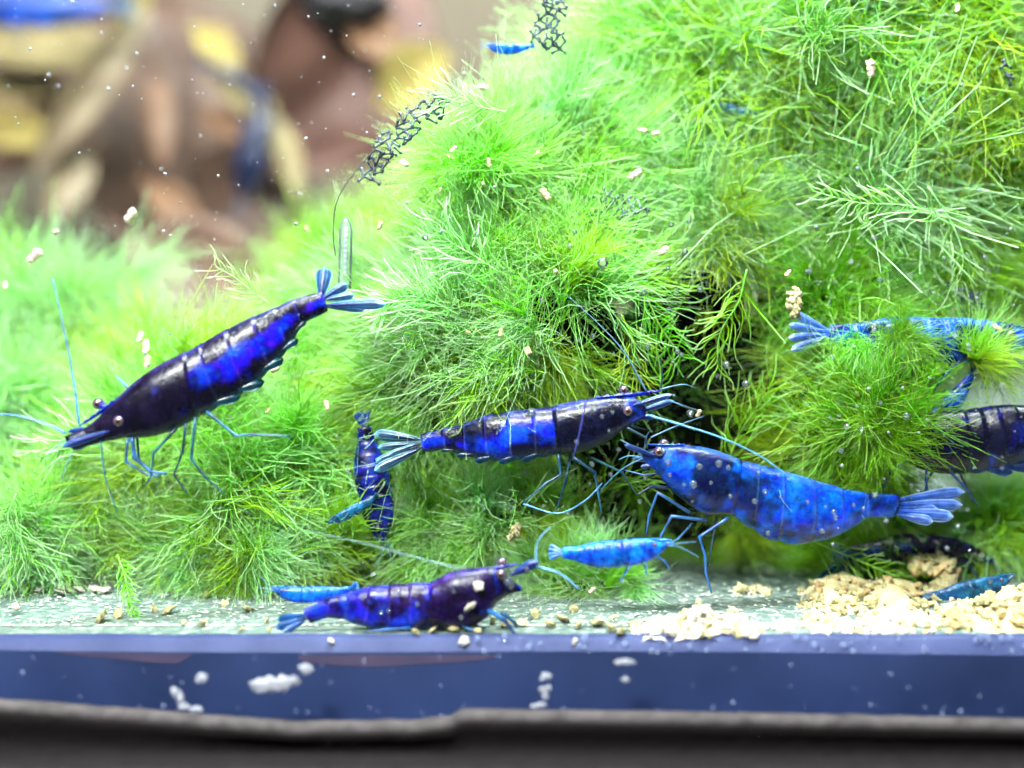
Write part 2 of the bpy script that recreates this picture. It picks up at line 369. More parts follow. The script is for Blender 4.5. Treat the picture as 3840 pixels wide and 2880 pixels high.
leaf('broad dull brown leaf hanging under the dark blue shrimp at the back', (560, -20), (640, 900), 900, 17.5, M_brown, 0.10, blunt=0.6)
leaf('dull brown leaf with upturned edge above the big moss mound', (1000, 560), (820, 900), 420, 16.8, M_brown, 0.1)
leaf('dark brown leaf showing between yellow and olive blades', (-260, 420), (380, 420), 620, 18.5, M_brown, 0.05)
leaf('pale tan leaf standing on a slant beside the brown leaf', (560, 10), (120, 640), 150, 15.0, M_tan, 0.05)
leaf('olive yellow leaf lying level under the blurred blue shrimp', (-160, 160), (500, 215), 200, 15.6, M_olive, 0.06)
leaf('small olive leaf between two yellow blades by the slanted tan leaf', (-140, 330), (250, 345), 130, 15.9, M_olive, 0.05)
leaf('bright yellow leaf low beside the slanted tan leaf', (-180, 470), (270, 530), 150, 15.4, M_yel, 0.06)
leaf('tan leaf standing on end behind the pale green moss mound', (330, 560), (180, 820), 150, 15.2, M_tan, 0.05)
leaf('small yellow leaf tip touching the tan leaf top', (440, 70), (570, -20), 90, 14.6, M_yel, 0.06)
leaf('yellow leaf with rounded tip between russet and brown leaves', (740, 110), (900, 260), 120, 14.8, M_yel, 0.06)
leaf('olive leaf crossing behind the dark blue shrimp', (810, 270), (980, 450), 100, 14.9, M_olive, 0.05)
leaf('narrow ochre leaf hanging next to the dark blue shrimp', (1030, 440), (1120, 740), 100, 14.7, M_olive, 0.05)
leaf('round yellow leaf between the russet leaf and the moss', (1440, 380), (1680, 200), 230, 13.8, M_yel, 0.06, blunt=0.5)
leaf('narrow tan leaf upright on the broad brown leaf', (590, 270), (610, 620), 110, 15.4, M_orange, 0.05)
leaf('small orange brown leaf under the olive leaf', (770, 420), (950, 540), 100, 15.0, M_orange, 0.05)
leaf('orange leaf low against the brown leaf behind the moss', (560, 700), (760, 860), 130, 14.5, M_orange, 0.05)
leaf('brown leaf lying on the floor behind the blurred moss', (800, 1000), (1260, 1150), 300, 10.5, M_brown, 0.05)
leaf('brown leaf slumped on the floor beside the pale moss mound', (480, 880), (1060, 1240), 420, 12.0, M_brown, 0.05)
leaf('rose brown leaf lit on top of the russet leaf', (1330, 60), (1480, 240), 180, 15.2, M_orange, 0.05)
V, F = lump(4, 5, 0.4, 1.2, 150 * PXCM(17), 1.0, 90 * PXCM(17))
V2, F2 = lump(4, 8, 0.35, 1.3, 1.1, 0.5, 0.55); tag(ob('rock', mesh('rock', V2, F2), M_rock, loc=P(2280, 1850, 3.6)), 'black rock in the shade under the navy striped shrimp', 'rock')
tag(ob('driftwood', mesh('driftwood', V, F), M_dark, loc=P(1290, 0, 15.2)), 'dark knob of driftwood over the russet leaf', 'driftwood')

# ------------------------------------------------------------------ moss
def filament(V, F, T, K, p, d, bend, Lf, r, tint, seg=5):
    base = len(V); d = d.normalized()
    a = d.cross(Vector((0.31, 0.2, 0.93)))
    if a.length < 1e-3: a = d.cross(Vector((1, 0, 0)))
    a.normalize(); b = d.cross(a)
    w1 = math.sin(tint * 61.7) * 0.16; w2 = math.cos(tint * 37.1) * 0.09          # each strand snakes a little
    for i in range(seg + 1):
        u = i / seg; c = p + d * (Lf * u) + bend * (Lf * u * u) + a * (w1 * Lf * math.sin(math.pi * u)) + b * (w2 * Lf * math.sin(6.283 * u))
        rr = r * (1 - 0.55 * u ** 3)
        for k in range(3):
            th = 2.0944 * k; V.append(c + a * (math.cos(th) * rr) + b * (math.sin(th) * rr)); T.append(u); K.append(tint)
    for i in range(seg):
        for k in range(3):
            k2 = (k + 1) % 3
            F.append((base + i * 3 + k, base + i * 3 + k2, base + i * 3 + 3 + k2, base + i * 3 + 3 + k))
def rv(r):
    while True:
        v = Vector((r.uniform(-1, 1), r.uniform(-1, 1), r.uniform(-1, 1)))
        if 0.05 < v.length < 1: return v.normalized()
def make_frond(seed, kind):
    r = random.Random(seed); V = []; F = []; T = []; K = []
    if kind == 'plume':                      # curved stem with whorls of fine branchlets, 1 cm nominal length, along +Z
        cv = Vector((r.uniform(-.3, .3), r.uniform(-.3, .3), 0))
        stem = [Vector((0, 0, 0.9 * u)) + cv * (u * u) for u in [i / 8 for i in range(9)]]
        tv, tf = tube(stem, [0.011 - 0.006 * i / 8 for i in range(9)], 4)
        n = len(V); V += tv; F += [tuple(i + n for i in q) for q in tf]; T += [0.25 + 0.3 * (i // 4) / 9 for i in range(len(tv))]; K += [0.4] * len(tv)
        nf = 80; ga = r.random() * 6
        for i in range(nf):
            u = ((i + r.random()) / nf) ** 0.85
            p = Vector((0, 0, 0.9 * u)) + cv * (u * u); ax = (Vector((0, 0, 0.9)) + cv * (2 * u)).normalized()
            ga += 2.399 + r.uniform(-.3, .3)
            rd = Vector((math.cos(ga), math.sin(ga), 0)); spread = r.uniform(0.45, 1.05)
            d = rd * math.sin(spread) + ax * math.cos(spread)
            Lf = r.uniform(0.38, 0.85) * (1 - 0.35 * u)
            filament(V, F, T, K, p, d, ax * r.uniform(0.1, 0.5) + rv(r) * 0.55, Lf, r.uniform(0.0035, 0.0056), r.random(), 5)
    elif kind == 'sparse':                   # a few stems forking twice: individual strands one can follow
        for s in range(3):
            dr = (Vector((0, 0, 1)) + rv(r) * 0.55).normalized(); bd = rv(r) * 0.35
            tv, tf = tube([dr * (1.0 * u) + bd * (u * u) for u in [i / 7 for i in range(8)]], [0.009 - 0.005 * i / 7 for i in range(8)], 4)
            n = len(V); V += tv; F += [tuple(i + n for i in q) for q in tf]; T += [0.3 + 0.4 * (i // 4) / 8 for i in range(len(tv))]; K += [0.6] * len(tv)
            for i in range(22):
                u = 0.15 + 0.83 * (i + r.random()) / 22; p = dr * u + bd * (u * u)
                d = (dr + bd * 2 * u + rv(r) * 0.95).normalized()
                filament(V, F, T, K, p, d, (dr + rv(r) * 2.2) * 0.3, r.uniform(0.35, 0.85) * (1.15 - 0.5 * u), r.uniform(0.0040, 0.0060), r.random(), 5)
    else:                                    # tuft: long hair-like strands fanning from one point
        bd0 = rv(r) * 0.25
        for i in range(85):
            d = (Vector((0, 0, 1)) + rv(r) * r.uniform(0.2, 0.95)).normalized()
            filament(V, F, T, K, rv(r) * 0.05, d, bd0 + rv(r) * 0.6, r.uniform(0.5, 1.2), r.uniform(0.0036, 0.0060), r.random(), 5)
    return V, F, T, K
FRONDS = {}
def bundle(seed, kind):
    """a small branch: a few sprigs growing from one foot"""
    r = random.Random(seed); V = []; F = []; T = []; K = []
    for k in range(4):
        v, f, t, kk = make_frond(seed * 7 + k * 31, kind)
        d = (Vector((0, 0, 1)) + rv(r) * (0.75 if k else 0.2)).normalized(); q = d.to_track_quat('Z', 'Y') @ Quaternion((0, 0, 1), r.uniform(0, 6.28))
        off = rv(r) * 0.16; s_ = r.uniform(0.75, 1.1); n = len(V)
        V += [q @ (p * s_) + off for p in v]; F += [tuple(i + n for i in g) for g in f]; T += t; dk = r.uniform(-0.25, 0.25); K += [x + dk for x in kk]
    return mesh('frond_' + kind, V, F, True, None, {'t': T, 'tint': K})
for kind, n in (('plume', 8), ('sparse', 6), ('tuft', 7)):
    base = [bundle(1000 + k * 17 + len(kind) * 300, kind) for k in range(n)]
    for mi in range(4):
        L_ = []
        for me in base:
            me = me.copy() if mi else me
            me.materials.clear(); me.materials.append(M_moss[mi]); L_.append(me)
        FRONDS[(mi, kind)] = L_

def clump(label, cx, cy, rx, ry, Y, n, size=1.2, mats=(0, 0, 1, 3), kinds=('plume', 'plume', 'tuft', 'sparse'), depth=1.0, core=0.5, droop=0.15, seed=0, flow=None, front=1.0, name='moss_clump', group='moss growing over the rocks', corez=0.9, hole=None, ymin=1.4, shrink=0.5):
    size *= 0.62
    r = random.Random(500 + seed)
    c = P(cx, cy, Y); k = PXCM(Y); ax, az, ay = rx * k, ry * k, depth
    n = int(n * (0.30 if Y < 3.5 else 0.27)); gx, gz, gy = [max(0.3 * q, q - shrink * size) for q in (ax, az, ay)]
    e = empty(name, c, label, 'moss', group)
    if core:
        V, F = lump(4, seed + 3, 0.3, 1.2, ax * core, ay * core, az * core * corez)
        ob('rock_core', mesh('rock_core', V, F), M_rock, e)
    i = 0
    while i < n:
        v = rv(r)
        if v.y > 0.35: v.y = -v.y * r.random()
        if v.y > -0.05 and r.random() < 0.3: continue
        rad = r.uniform(0.45, 1.0) * (1 + 0.45 * noise.noise(v * 1.7 + Vector((seed * 3.3, 0, 0))))
        pos = Vector((v.x * gx, v.y * gy, v.z * gz)) * rad
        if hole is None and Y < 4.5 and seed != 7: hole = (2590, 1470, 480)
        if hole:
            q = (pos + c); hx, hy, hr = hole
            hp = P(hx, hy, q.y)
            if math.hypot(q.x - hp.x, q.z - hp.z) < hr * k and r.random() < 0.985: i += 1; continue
        nrm = Vector((v.x / ax, v.y / ay * front, v.z / az)).normalized()
        d = (nrm * 0.75 + rv(r) * 0.6 + Vector((0, 0, -droop)) + (Vector(flow) * 0.6 if flow else Vector())).normalized()
        if (pos + c + d * size * 0.95).y < ymin or (pos + c).y < ymin + 0.15: 
            d = (d + Vector((0, 1.0, 0.3))).normalized()
            if (pos + c).y < ymin + 0.1: pos.y = ymin + 0.1 + 0.3 * r.random() - c.y
        if hole:
            bad = False
            for g in (0.6, 1.2):
                q = pos + c + d * (size * g); hp = P(hole[0], hole[1], q.y)
                bad = bad or math.hypot(q.x - hp.x, q.z - hp.z) < hole[2] * k * 0.85
            if bad and r.random() < 0.95: i += 1; continue
        me = r.choice(FRONDS[(r.choice(mats), r.choice(kinds))])
        o = bpy.data.objects.new('frond', me); C.objects.link(o); o.parent = e
        s = size * r.uniform(0.7, 1.2)
        q = d.to_track_quat('Z', 'Y') @ Quaternion((0, 0, 1), r.uniform(0, 6.283))
        zf = (pos + c).z
        if zf < 0.1: pos.z += 0.12 - zf
        o.location = pos * S; o.rotation_mode = 'QUATERNION'; o.rotation_quaternion = q; o.scale = (s, s, s)
        i += 1
    return e
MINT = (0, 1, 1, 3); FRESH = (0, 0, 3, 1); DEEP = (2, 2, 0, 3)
clump('bright moss bush under the dark net scrap on top of the heap', 2640, 150, 600, 400, 3.8, 170, 1.5, FRESH, depth=1.3, seed=1, shrink=0.9)
clump('tall yellow green moss at the top of the heap over the pale moss ball', 3250, 120, 850, 380, 3.6, 210, 1.6, (0, 3, 3, 1), depth=1.3, seed=2)
clump('big pale mint moss ball bulging towards the glass', 3250, 720, 720, 480, 4.0, 230, 2.1, MINT, ('tuft', 'tuft', 'plume'), depth=1.25, seed=3, ymin=1.7)
clump('moss shoulder beside the largest dark net scrap', 2050, 690, 430, 310, 3.0, 150, 1.2, FRESH, depth=1.0, seed=4, flow=(-0.25, 0, 0.1), shrink=0.7)
clump('middle moss bush with crisp strands above the navy striped shrimp', 1990, 1190, 560, 400, 2.25, 230, 1.15, FRESH, ('plume', 'sparse', 'tuft', 'sparse'), depth=1.15, seed=5, flow=(-0.3, 0, 0.1), ymin=1.3)
clump('moss hanging over the dark hollow above the two big shrimps', 2560, 1080, 420, 330, 2.7, 130, 1.1, FRESH, ('plume', 'sparse', 'tuft'), depth=1.0, seed=6, droop=0.4, hole=(2590, 1470, 480))
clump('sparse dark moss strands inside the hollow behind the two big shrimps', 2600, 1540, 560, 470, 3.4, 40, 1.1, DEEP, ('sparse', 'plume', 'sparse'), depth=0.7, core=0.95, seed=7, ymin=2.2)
clump('olive green moss curtain under the half hidden shrimp', 3100, 1530, 320, 400, 2.6, 150, 1.2, (0, 2, 3, 2), ('plume', 'tuft', 'plume'), depth=0.9, seed=8, droop=0.2, ymin=1.75)
clump('moss mass between the vertical shrimp and the dark hollow', 1680, 1500, 380, 330, 2.4, 120, 1.1, (0, 1, 0, 3), ('plume', 'sparse', 'tuft'), depth=0.9, seed=9)
clump('soft pale moss mound beside the brown leaves', 130, 1290, 700, 540, 5.0, 260, 1.4, (0, 1, 1, 0), ('plume', 'tuft', 'plume'), depth=1.5, seed=10, shrink=1.4)
clump('pale moss slope below the long blue feeler', 120, 1660, 440, 430, 4.0, 150, 1.4, (1, 0, 1), ('tuft', 'plume'), depth=1.2, seed=11)
clump('lime moss bank behind the dark purple shrimp', 850, 1680, 520, 450, 2.9, 230, 1.25, (0, 3, 0, 1), depth=1.2, seed=12)
clump('flat moss cushion on the floor under the dark purple shrimp', 930, 2040, 560, 170, 2.3, 140, 1.0, (0, 3, 1), depth=1.0, seed=13, core=0.3, ymin=1.0)
clump('loose moss cushion under the navy striped shrimp', 1820, 1960, 480, 190, 2.35, 120, 1.0, (0, 3, 1), ('plume', 'sparse', 'tuft'), depth=0.8, seed=14, core=0.35)
clump('low moss tuft on the floor under the small azure shrimp', 2180, 2190, 330, 110, 1.6, 55, 0.75, (0, 3, 1), ('plume', 'tuft'), depth=0.4, seed=15, core=0.3)
clump('moss tangle under the tail of the bright blue shrimp', 3300, 2010, 420, 130, 2.9, 80, 1.1, (2, 0, 3), ('sparse', 'plume', 'tuft'), depth=0.6, seed=16, core=0, droop=0.45)
clump('out of focus moss bush behind the clear tube', 1320, 1050, 330, 180, 8.0, 100, 1.3, (0, 3), ('plume', 'tuft'), depth=1.4, seed=17, shrink=1.4)
clump('blurred moss low behind the tail of the dark purple shrimp', 1250, 1370, 360, 280, 5.0, 130, 1.3, (0, 3, 2), ('plume', 'tuft'), depth=1.2, seed=18, shrink=1.3)
clump('moss edge beside the bare grey wall under the pale ball', 3640, 1130, 300, 230, 3.4, 60, 1.2, (0, 2, 3), ('sparse', 'plume'), depth=0.8, seed=19, core=0)
clump('dark green moss veil over the head of the dark navy shrimp', 3270, 1600, 110, 150, 1.6, 30, 0.9, (2, 0, 2), ('sparse', 'sparse'), depth=0.35, seed=23, core=0, ymin=1.2)
clump('thin moss wisps lying across the half hidden shrimp', 3330, 1250, 260, 70, 1.7, 24, 0.6, (0, 2, 2), ('sparse', 'tuft'), depth=0.2, seed=24, core=0, ymin=1.25)
clump('small moss tuft spreading over the half hidden shrimp', 3640, 1330, 90, 90, 1.7, 16, 0.75, (0, 2, 3), ('tuft', 'sparse'), depth=0.3, seed=20, core=0)
clump('moss along the floor below the dark shrimp at the wall', 3720, 1950, 300, 150, 2.8, 60, 1.1, (0, 3, 1), ('plume', 'tuft'), depth=0.7, seed=21, core=0)
clump('drooping mint moss spray beside the dusty floor flakes', 90, 1990, 300, 190, 2.0, 60, 1.1, (1, 1, 0), ('sparse', 'tuft'), depth=0.5, seed=22, core=0, droop=0.6)

for q, (lab, x, y, rx, ry, Y, n, ms) in enumerate([
        ('moss ridge joining the net topped bush and the mint ball', 2650, 420, 420, 330, 3.9, 130, FRESH),
        ('moss saddle between the middle bush and the mint ball', 2680, 830, 380, 300, 3.1, 120, MINT),
        ('moss slope under the longest net scrap', 1690, 980, 320, 300, 3.3, 110, (0, 3, 0)),
        ('moss behind the raised tail fan of the dark purple shrimp', 1480, 1260, 300, 280, 2.9, 90, (0, 3, 1)),
        ('lime moss between the pale mound and the lime bank', 560, 1500, 380, 300, 4.2, 130, (0, 1, 3)),
        ('moss flank beside the mint ball at the top', 3760, 560, 330, 400, 3.3, 110, (3, 0, 1)),
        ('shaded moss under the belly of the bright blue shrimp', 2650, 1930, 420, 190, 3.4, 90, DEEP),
        ('moss crest left of the topmost net scrap', 2240, 400, 280, 240, 3.6, 90, (0, 3, 1)),
        ('moss skirt between the mint ball and the olive curtain', 3050, 1150, 420, 230, 2.9, 110, (0, 2, 3)),
        ('moss knoll behind the longest net scrap', 1800, 660, 240, 200, 2.7, 110, (0, 3, 1)),
        ('pale moss foot below the pale slope', 330, 1930, 330, 200, 2.7, 80, (1, 0, 3)),
        ('moss between the lime bank and the upright dark shrimp', 1180, 1700, 260, 330, 3.0, 90, (0, 2, 3))]):
    clump(lab.replace('left of', 'below'), x, y, rx, ry, Y, n, 1.1, ms, depth=1.0, seed=40 + q, shrink=0.7)
def sprig(label, path, Y, blen, nb, mat, seed, wid=0.9, Yt=None):
    """one moss stem that can be followed, with fine side branchlets"""
    r = random.Random(seed); k = PXCM(Y); b0 = P(*path[0], Y); m = len(path) - 1
    pts = [p - b0 for p in catmull([P(x, y, Y + ((Yt or Y) - Y) * i / m) for i, (x, y) in enumerate(path)], 16)]
    e = empty('moss_sprig', b0, label, 'moss', 'single moss stems')
    V, F = tube(pts, [3.4 * k * (1 - 0.6 * i / 15) for i in range(16)], 5)
    n = len(V); ob('stem', mesh('stem', V, F, True, None, {'t': [0.55 + 0.3 * (i // 5) / 16 for i in range(n)], 'tint': [0.5] * n}), mat, e)
    V = []; F = []; T = []; K = []
    for i in range(nb):
        u = 0.06 + 0.94 * (i + r.random()) / nb; f = u * 15; j = min(int(f), 14); p = pts[j].lerp(pts[j + 1], f - j)
        ax = (pts[min(j + 2, 15)] - pts[max(j - 1, 0)]).normalized(); sd = ax.cross(Vector((0, -1, 0))).normalized() * (1 if i % 2 else -1)
        d = (ax * 0.9 + sd * r.uniform(0.5, 1.2) * wid + Vector((0, r.uniform(-0.5, 0.5), 0)))
        filament(V, F, T, K, p, d, ax * r.uniform(0, 0.35) + rv(r) * 0.3, blen * k * r.uniform(0.6, 1.15) * (1 - 0.45 * u), r.uniform(2.0, 3.0) * k, r.random(), 5)
    o = ob('branchlets', mesh('branchlets', V, F, True, None, {'t': T, 'tint': K}), mat, e); o['kind'] = 'stuff'
    return e
M0, M1, M2, M3 = M_moss
sprig('lone moss stem over the back of the dark purple shrimp', [(1010, 1140), (950, 1095), (880, 1040), (810, 1000)], 1.2, 130, 18, M1, 1)
sprig('pale feathery moss stem drooping onto the bare floor', [(440, 2080), (470, 2170), (485, 2250), (515, 2325)], 1.25, 70, 60, M0, 2, Yt=0.75)
sprig('curved moss stem reaching up from the middle bush', [(1870, 1020), (1780, 960), (1680, 900), (1650, 840)], 1.25, 190, 34, M1, 3)
sprig('long moss stem arching into the hollow', [(2330, 1000), (2420, 1110), (2480, 1230), (2560, 1340)], 1.55, 170, 34, M0, 4)
sprig('moss stem hanging from the mint ball into the hollow', [(2800, 1010), (2770, 1130), (2700, 1250), (2690, 1380)], 1.6, 190, 40, M0, 5)
sprig('upright moss stem in the middle of the hollow', [(2480, 1480), (2475, 1380), (2460, 1290), (2470, 1210)], 1.7, 150, 34, M0, 6)
sprig('moss stem sweeping down beside the eye of the navy striped shrimp', [(2330, 1180), (2380, 1290), (2370, 1380), (2400, 1440)], 1.5, 150, 30, M3, 7)
sprig('broad moss plume leaning over the back of the navy striped shrimp', [(2050, 1400), (1950, 1380), (1830, 1400), (1730, 1470)], 1.35, 210, 60, M0, 8)
sprig('pale moss plume above the raised tail fan', [(1720, 1180), (1620, 1130), (1520, 1110), (1430, 1140)], 1.35, 220, 60, M1, 9)
sprig('thin moss stem rising from the hollow floor', [(2720, 1780), (2760, 1650), (2830, 1540), (2900, 1440)], 1.75, 190, 40, M0, 10)
sprig('moss stem fanning out on the shaded rock', [(2250, 1850), (2330, 1790), (2420, 1800), (2500, 1760)], 1.7, 150, 36, M0, 11)
sprig('moss stem crossing under the tail of the bright blue shrimp', [(2990, 2000), (3120, 2060), (3240, 2110), (3380, 2170)], 1.75, 110, 34, M0, 12)
sprig('mint moss spray by the corner of the pale slope', [(60, 1850), (30, 1950), (90, 2040), (120, 2120)], 1.3, 190, 30, M1, 13)
sprig('pale moss stem lying over the mint ball', [(3560, 820), (3400, 770), (3220, 760), (3060, 720)], 1.2, 170, 34, M1, 14)
sprig('pale moss stem bending down the flank of the mint ball', [(3480, 700), (3560, 820), (3610, 950), (3600, 1060)], 0.9, 160, 30, M1, 15)
sprig('wiry moss stem above the longest net scrap', [(1900, 420), (1800, 400), (1720, 360), (1650, 370)], 1.6, 150, 26, M1, 16)
sprig('moss stem trailing in front of the lime bank', [(780, 1900), (900, 1860), (1020, 1880), (1120, 1930)], 1.5, 190, 44, M3, 17)
sprig('pale moss stem spreading behind the legs of the dark purple shrimp', [(420, 1700), (330, 1640), (240, 1660), (150, 1720)], 1.7, 200, 40, M1, 18)
def blade(base, tip, wcm, thick, cedge, cmid, droop=0, nu=16, nv=14, ribs=True, fat=0.62, nrm=Vector((0, -1, 0))):
    ax = tip - base; Lc = ax.length; ax = ax.normalized(); side = ax.cross(nrm).normalized(); up = side.cross(ax)
    V = []; Cc = []; F = []
    for s in (1, -1):
        for i in range(nu + 1):
            u = i / nu; ww = 0.5 * wcm * max(0.05, (u ** 0.55) * (1 - max(0, (u - fat) / (1 - fat)) ** 2.6) ** 0.5 if u < 1 else 0.1)
            for j in range(nv + 1):
                v = -1 + 2 * j / nv
                V.append(base + ax * (Lc * u) + side * (ww * v) + up * (s * thick * (1 - v * v) * (1 - 0.6 * u) + s * thick * 0.15 + 0.15 * wcm * (1 - v * v)))
                e = max(abs(v) ** 6, sstep(0.86, 1.0, u) * 0.9, 0.12 * sstep(0.3, 0.8, u))
                if ribs and abs(abs(v) - 0.43) < 0.09: e = max(e, 0.45 * sstep(0.1, 0.4, u))
                Cc.append(mixc(cmid, cedge, e))
    n1 = (nu + 1) * (nv + 1)
    for i in range(nu):
        for j in range(nv):
            a = i * (nv + 1) + j
            F.append((a, a + 1, a + nv + 2, a + nv + 1)); F.append((n1 + a, n1 + a + nv + 1, n1 + a + nv + 2, n1 + a + 1))
        for j in (0, nv):
            a = i * (nv + 1) + j; F.append((a, a + nv + 1, n1 + a + nv + 1, n1 + a))
    return V, F, Cc

def shrimp(label, top, bot, Yh, Yt, pal, seed, eyes=(), fins=(), legs=(), feelers=(), scales=(), rostrum=None, pleo=True, hi=True, kwid=0.6, group='blue dwarf shrimps', eyer=24, ncirc=40, legr=7.0):
    """top/bot: 12 stations along the back and the belly in photograph pixels, head first"""
    dark, vivid, pale, legc, finc, edgec = pal
    n = len(top); nseg0 = 5                       # stations 0..5 carapace, then one abdominal segment per interval
    Ys = [Yh + (Yt - Yh) * i / (n - 1) for i in range(n)]
    T3 = [P(*top[i], Ys[i]) for i in range(n)]; B3 = [P(*bot[i], Ys[i]) for i in range(n)]
    def at(t):
        k = min(int(t), n - 2); u = t - k
        def cr(p):
            p0 = p[k - 1] if k else p[0] * 2 - p[1]; p3 = p[k + 2] if k + 2 < n else p[n - 1] * 2 - p[n - 2]
            p1, p2 = p[k], p[k + 1]
            return 0.5 * (2 * p1 + (p2 - p0) * u + (2 * p0 - 5 * p1 + 4 * p2 - p3) * u * u + (3 * p1 - p0 - 3 * p2 + p3) * u ** 3)
        return cr(T3), cr(B3)
    root = P(*(Vector(bot[4]).to_tuple() if hasattr(bot[4], 'to_tuple') else bot[4]), Ys[4])
    e = empty('shrimp', root, label, 'shrimp', group)
    spots = []
    for i in range(0, 5 * 7): spots.append((i / 7, 0, i / 35))
    spots.append((4.995, 0, 1.0))
    for s in range(5, n - 1):
        m = 9 if hi else 6
        for i in range(m): spots.append((s + (i / m if i else 0.004), s, i / m))
        spots.append((s + 0.996, s, 1.0))
    NC = ncirc; V = []; Cc = []; F = []
    so = Vector((seed * 5.3, seed * 2.1, seed * 8.7))
    Ltot = sum(((T3[i + 1] + B3[i + 1]) - (T3[i] + B3[i])).length / 2 for i in range(n - 1))
    for t, s, u in spots:
        a, b = at(min(t, n - 1.0001)); c = (a + b) / 2; h = (a - b) / 2; hl = h.length
        tt = t / (n - 1)
        wid = hl * kwid * (1.06 if s == 0 else 1.0)
        if t < 1.5: wid *= 0.75 + 0.25 * t / 1.5
        if s == 0: sc = 1 + 0.015 * sstep(0.86, 1.0, u)
        else: sc = 0.978 + (0.030 if seed < 5 else 0.012) * u
        for k in range(NC):
            th = 2 * math.pi * k / NC; cs, sn = math.cos(th), math.sin(th)
            ex = 2 / 2.25
            vy = math.copysign(abs(cs) ** ex, cs); vx = math.copysign(abs(sn) ** ex, sn)
            low = 1.0
            if s and cs < 0: low = 1 + 0.07 * math.sin(math.pi * u) * (-cs) - 0.02
            if s == 0 and t > 2 and cs < -0.2: low = 1.0
            p = c + h * (vy * sc * low) + Vector((0, 1, 0)) * (vx * wid * sc * (1 if cs > 0 else (1 - 0.18 * cs * cs)))
            V.append(p)
            q = (p - root) / Ltot
            nz = fbm(q * 9 + so, 4); nb = fbm(q * 26 + so * 2, 3)
            f = pal_fun(seed, s, u, cs, tt) + 0.95 * nz + 0.4 * nb
            col = mixc(dark, vivid, sstep(-0.2, 0.55, f))
            if s and u > 0.90 and cs > -0.75: col = mixc(col, pale, (0.38 if seed < 5 else 0.2) * sstep(0.90, 0.97, u) * (0.6 + 0.6 * nb + 0.25 * cs))
            if cs > 0.86: col = mixc(col, pale, 0.22 * (0.6 + nb))  # pale speckled back stripe, mostly a highlight painted into the shell colour
            if s and cs < -0.72: col = mixc(col, legc, 0.45 * sstep(0.72, 0.95, -cs))
            Cc.append(tuple(max(0.0, x) for x in col))
    m = len(spots)
    for i in range(m - 1):
        for k in range(NC):
            k2 = (k + 1) % NC; F.append((i * NC + k, i * NC + k2, (i + 1) * NC + k2, (i + 1) * NC + k))
    F.append(tuple(range(NC - 1, -1, -1))); F.append(tuple((m - 1) * NC + k for k in range(NC)))
    ob('body', mesh('body', [v - root for v in V], F, True, Cc), M_shrimp, e)
    k0 = PXCM(Ys[2])
    def wmid(i): return (T3[i] - B3[i]).length / 2 * kwid
    if rostrum:
        a = P(*rostrum[0], Ys[2]); b = P(*rostrum[1], Yh)
        nn = 12; V = []; F = []
        rl = (b - a).length; dn = (B3[2] - T3[2]).normalized()
        for i in range(nn + 1):
            u = i / nn; c = a.lerp(b, u); hgt = rl * 0.085 * (1 - u) ** 0.7 + 0.004; th = 0.022 * (1 - u) + 0.005
            z = -0.02 * rl if i % 2 else 0.02 * rl
            V += [c + dn * (hgt) , c + Vector((0, -th, 0)), c - dn * (z * 0.8 * (1 - u * 0.5) + 0.01), c + Vector((0, th, 0))]
        for i in range(nn):
            for k in range(4):
                k2 = (k + 1) % 4; F.append((i * 4 + k, i * 4 + k2, i * 4 + 4 + k2, i * 4 + 4 + k))
        F += [(3, 2, 1, 0), tuple(nn * 4 + k for k in range(4))]
        ob('rostrum', mesh('rostrum', [v - root for v in V], F, False, [mixc(dark, vivid, 0.4)] * len(V)), M_shrimp, e)
    for i, (ex, ey, near) in enumerate(eyes):
        yo = Ys[2] + (-1 if near else 1) * wmid(2) * 0.95
        c = P(ex, ey, yo); r = eyer * k0
        V, F = ico(3); cc = []
        for v in V:
            f = -v.y
            ring = sstep(0.55, 0.8, f) * (1 - sstep(0.86, 0.93, f))
            cc.append(mixc(mixc((0.03, 0.02, 0.08), (0.13, 0.07, 0.07), ring), (0.012, 0.008, 0.01), sstep(0.88, 0.94, f)))
        em = mesh('eye', [v * r + c - root for v in V], F, True, cc)
        base = (T3[2] * 0.72 + B3[2] * 0.28) + Vector((0, (yo - Ys[2]) * 0.3, 0))
        pts = [base, base.lerp(c, 0.6), c]
        V, F = tube([p - root for p in pts], [r * 0.6, r * 0.55, r * 0.85], 8)
        stalk = ob('eyestalk', mesh('eyestalk', V, F, True, [mixc(dark, vivid, 0.6)] * len(V)), M_leg, e)
        ob('eye', em, M_eye, stalk)
    for i, (pb, pt, wpx) in enumerate(scales):
        a = P(*pb, Ys[1] - 0.05 + 0.1 * i); b = P(*pt, Yh - 0.06 + 0.14 * i)
        V, F, cc = blade(a, b, wpx * k0, 0.012, mixc(edgec, vivid, 0.35), mixc(vivid, dark, 0.6), ribs=False, fat=0.4)
        ob('antennal_scale', mesh('antennal_scale', [v - root for v in V], F, True, cc), M_fin, e)
    kt = PXCM(Ys[-1])
    for i, (pb, pt, wpx, yoff) in enumerate(fins):
        a = P(*pb, Ys[-1]); b = P(*pt, Ys[-1] + yoff)
        V, F, cc = blade(a, b, 0.92 * wpx * kt, 0.012, edgec, finc)
        ob('tail_fin', mesh('tail_fin', [v - root for v in V], F, True, cc), M_fin, e)
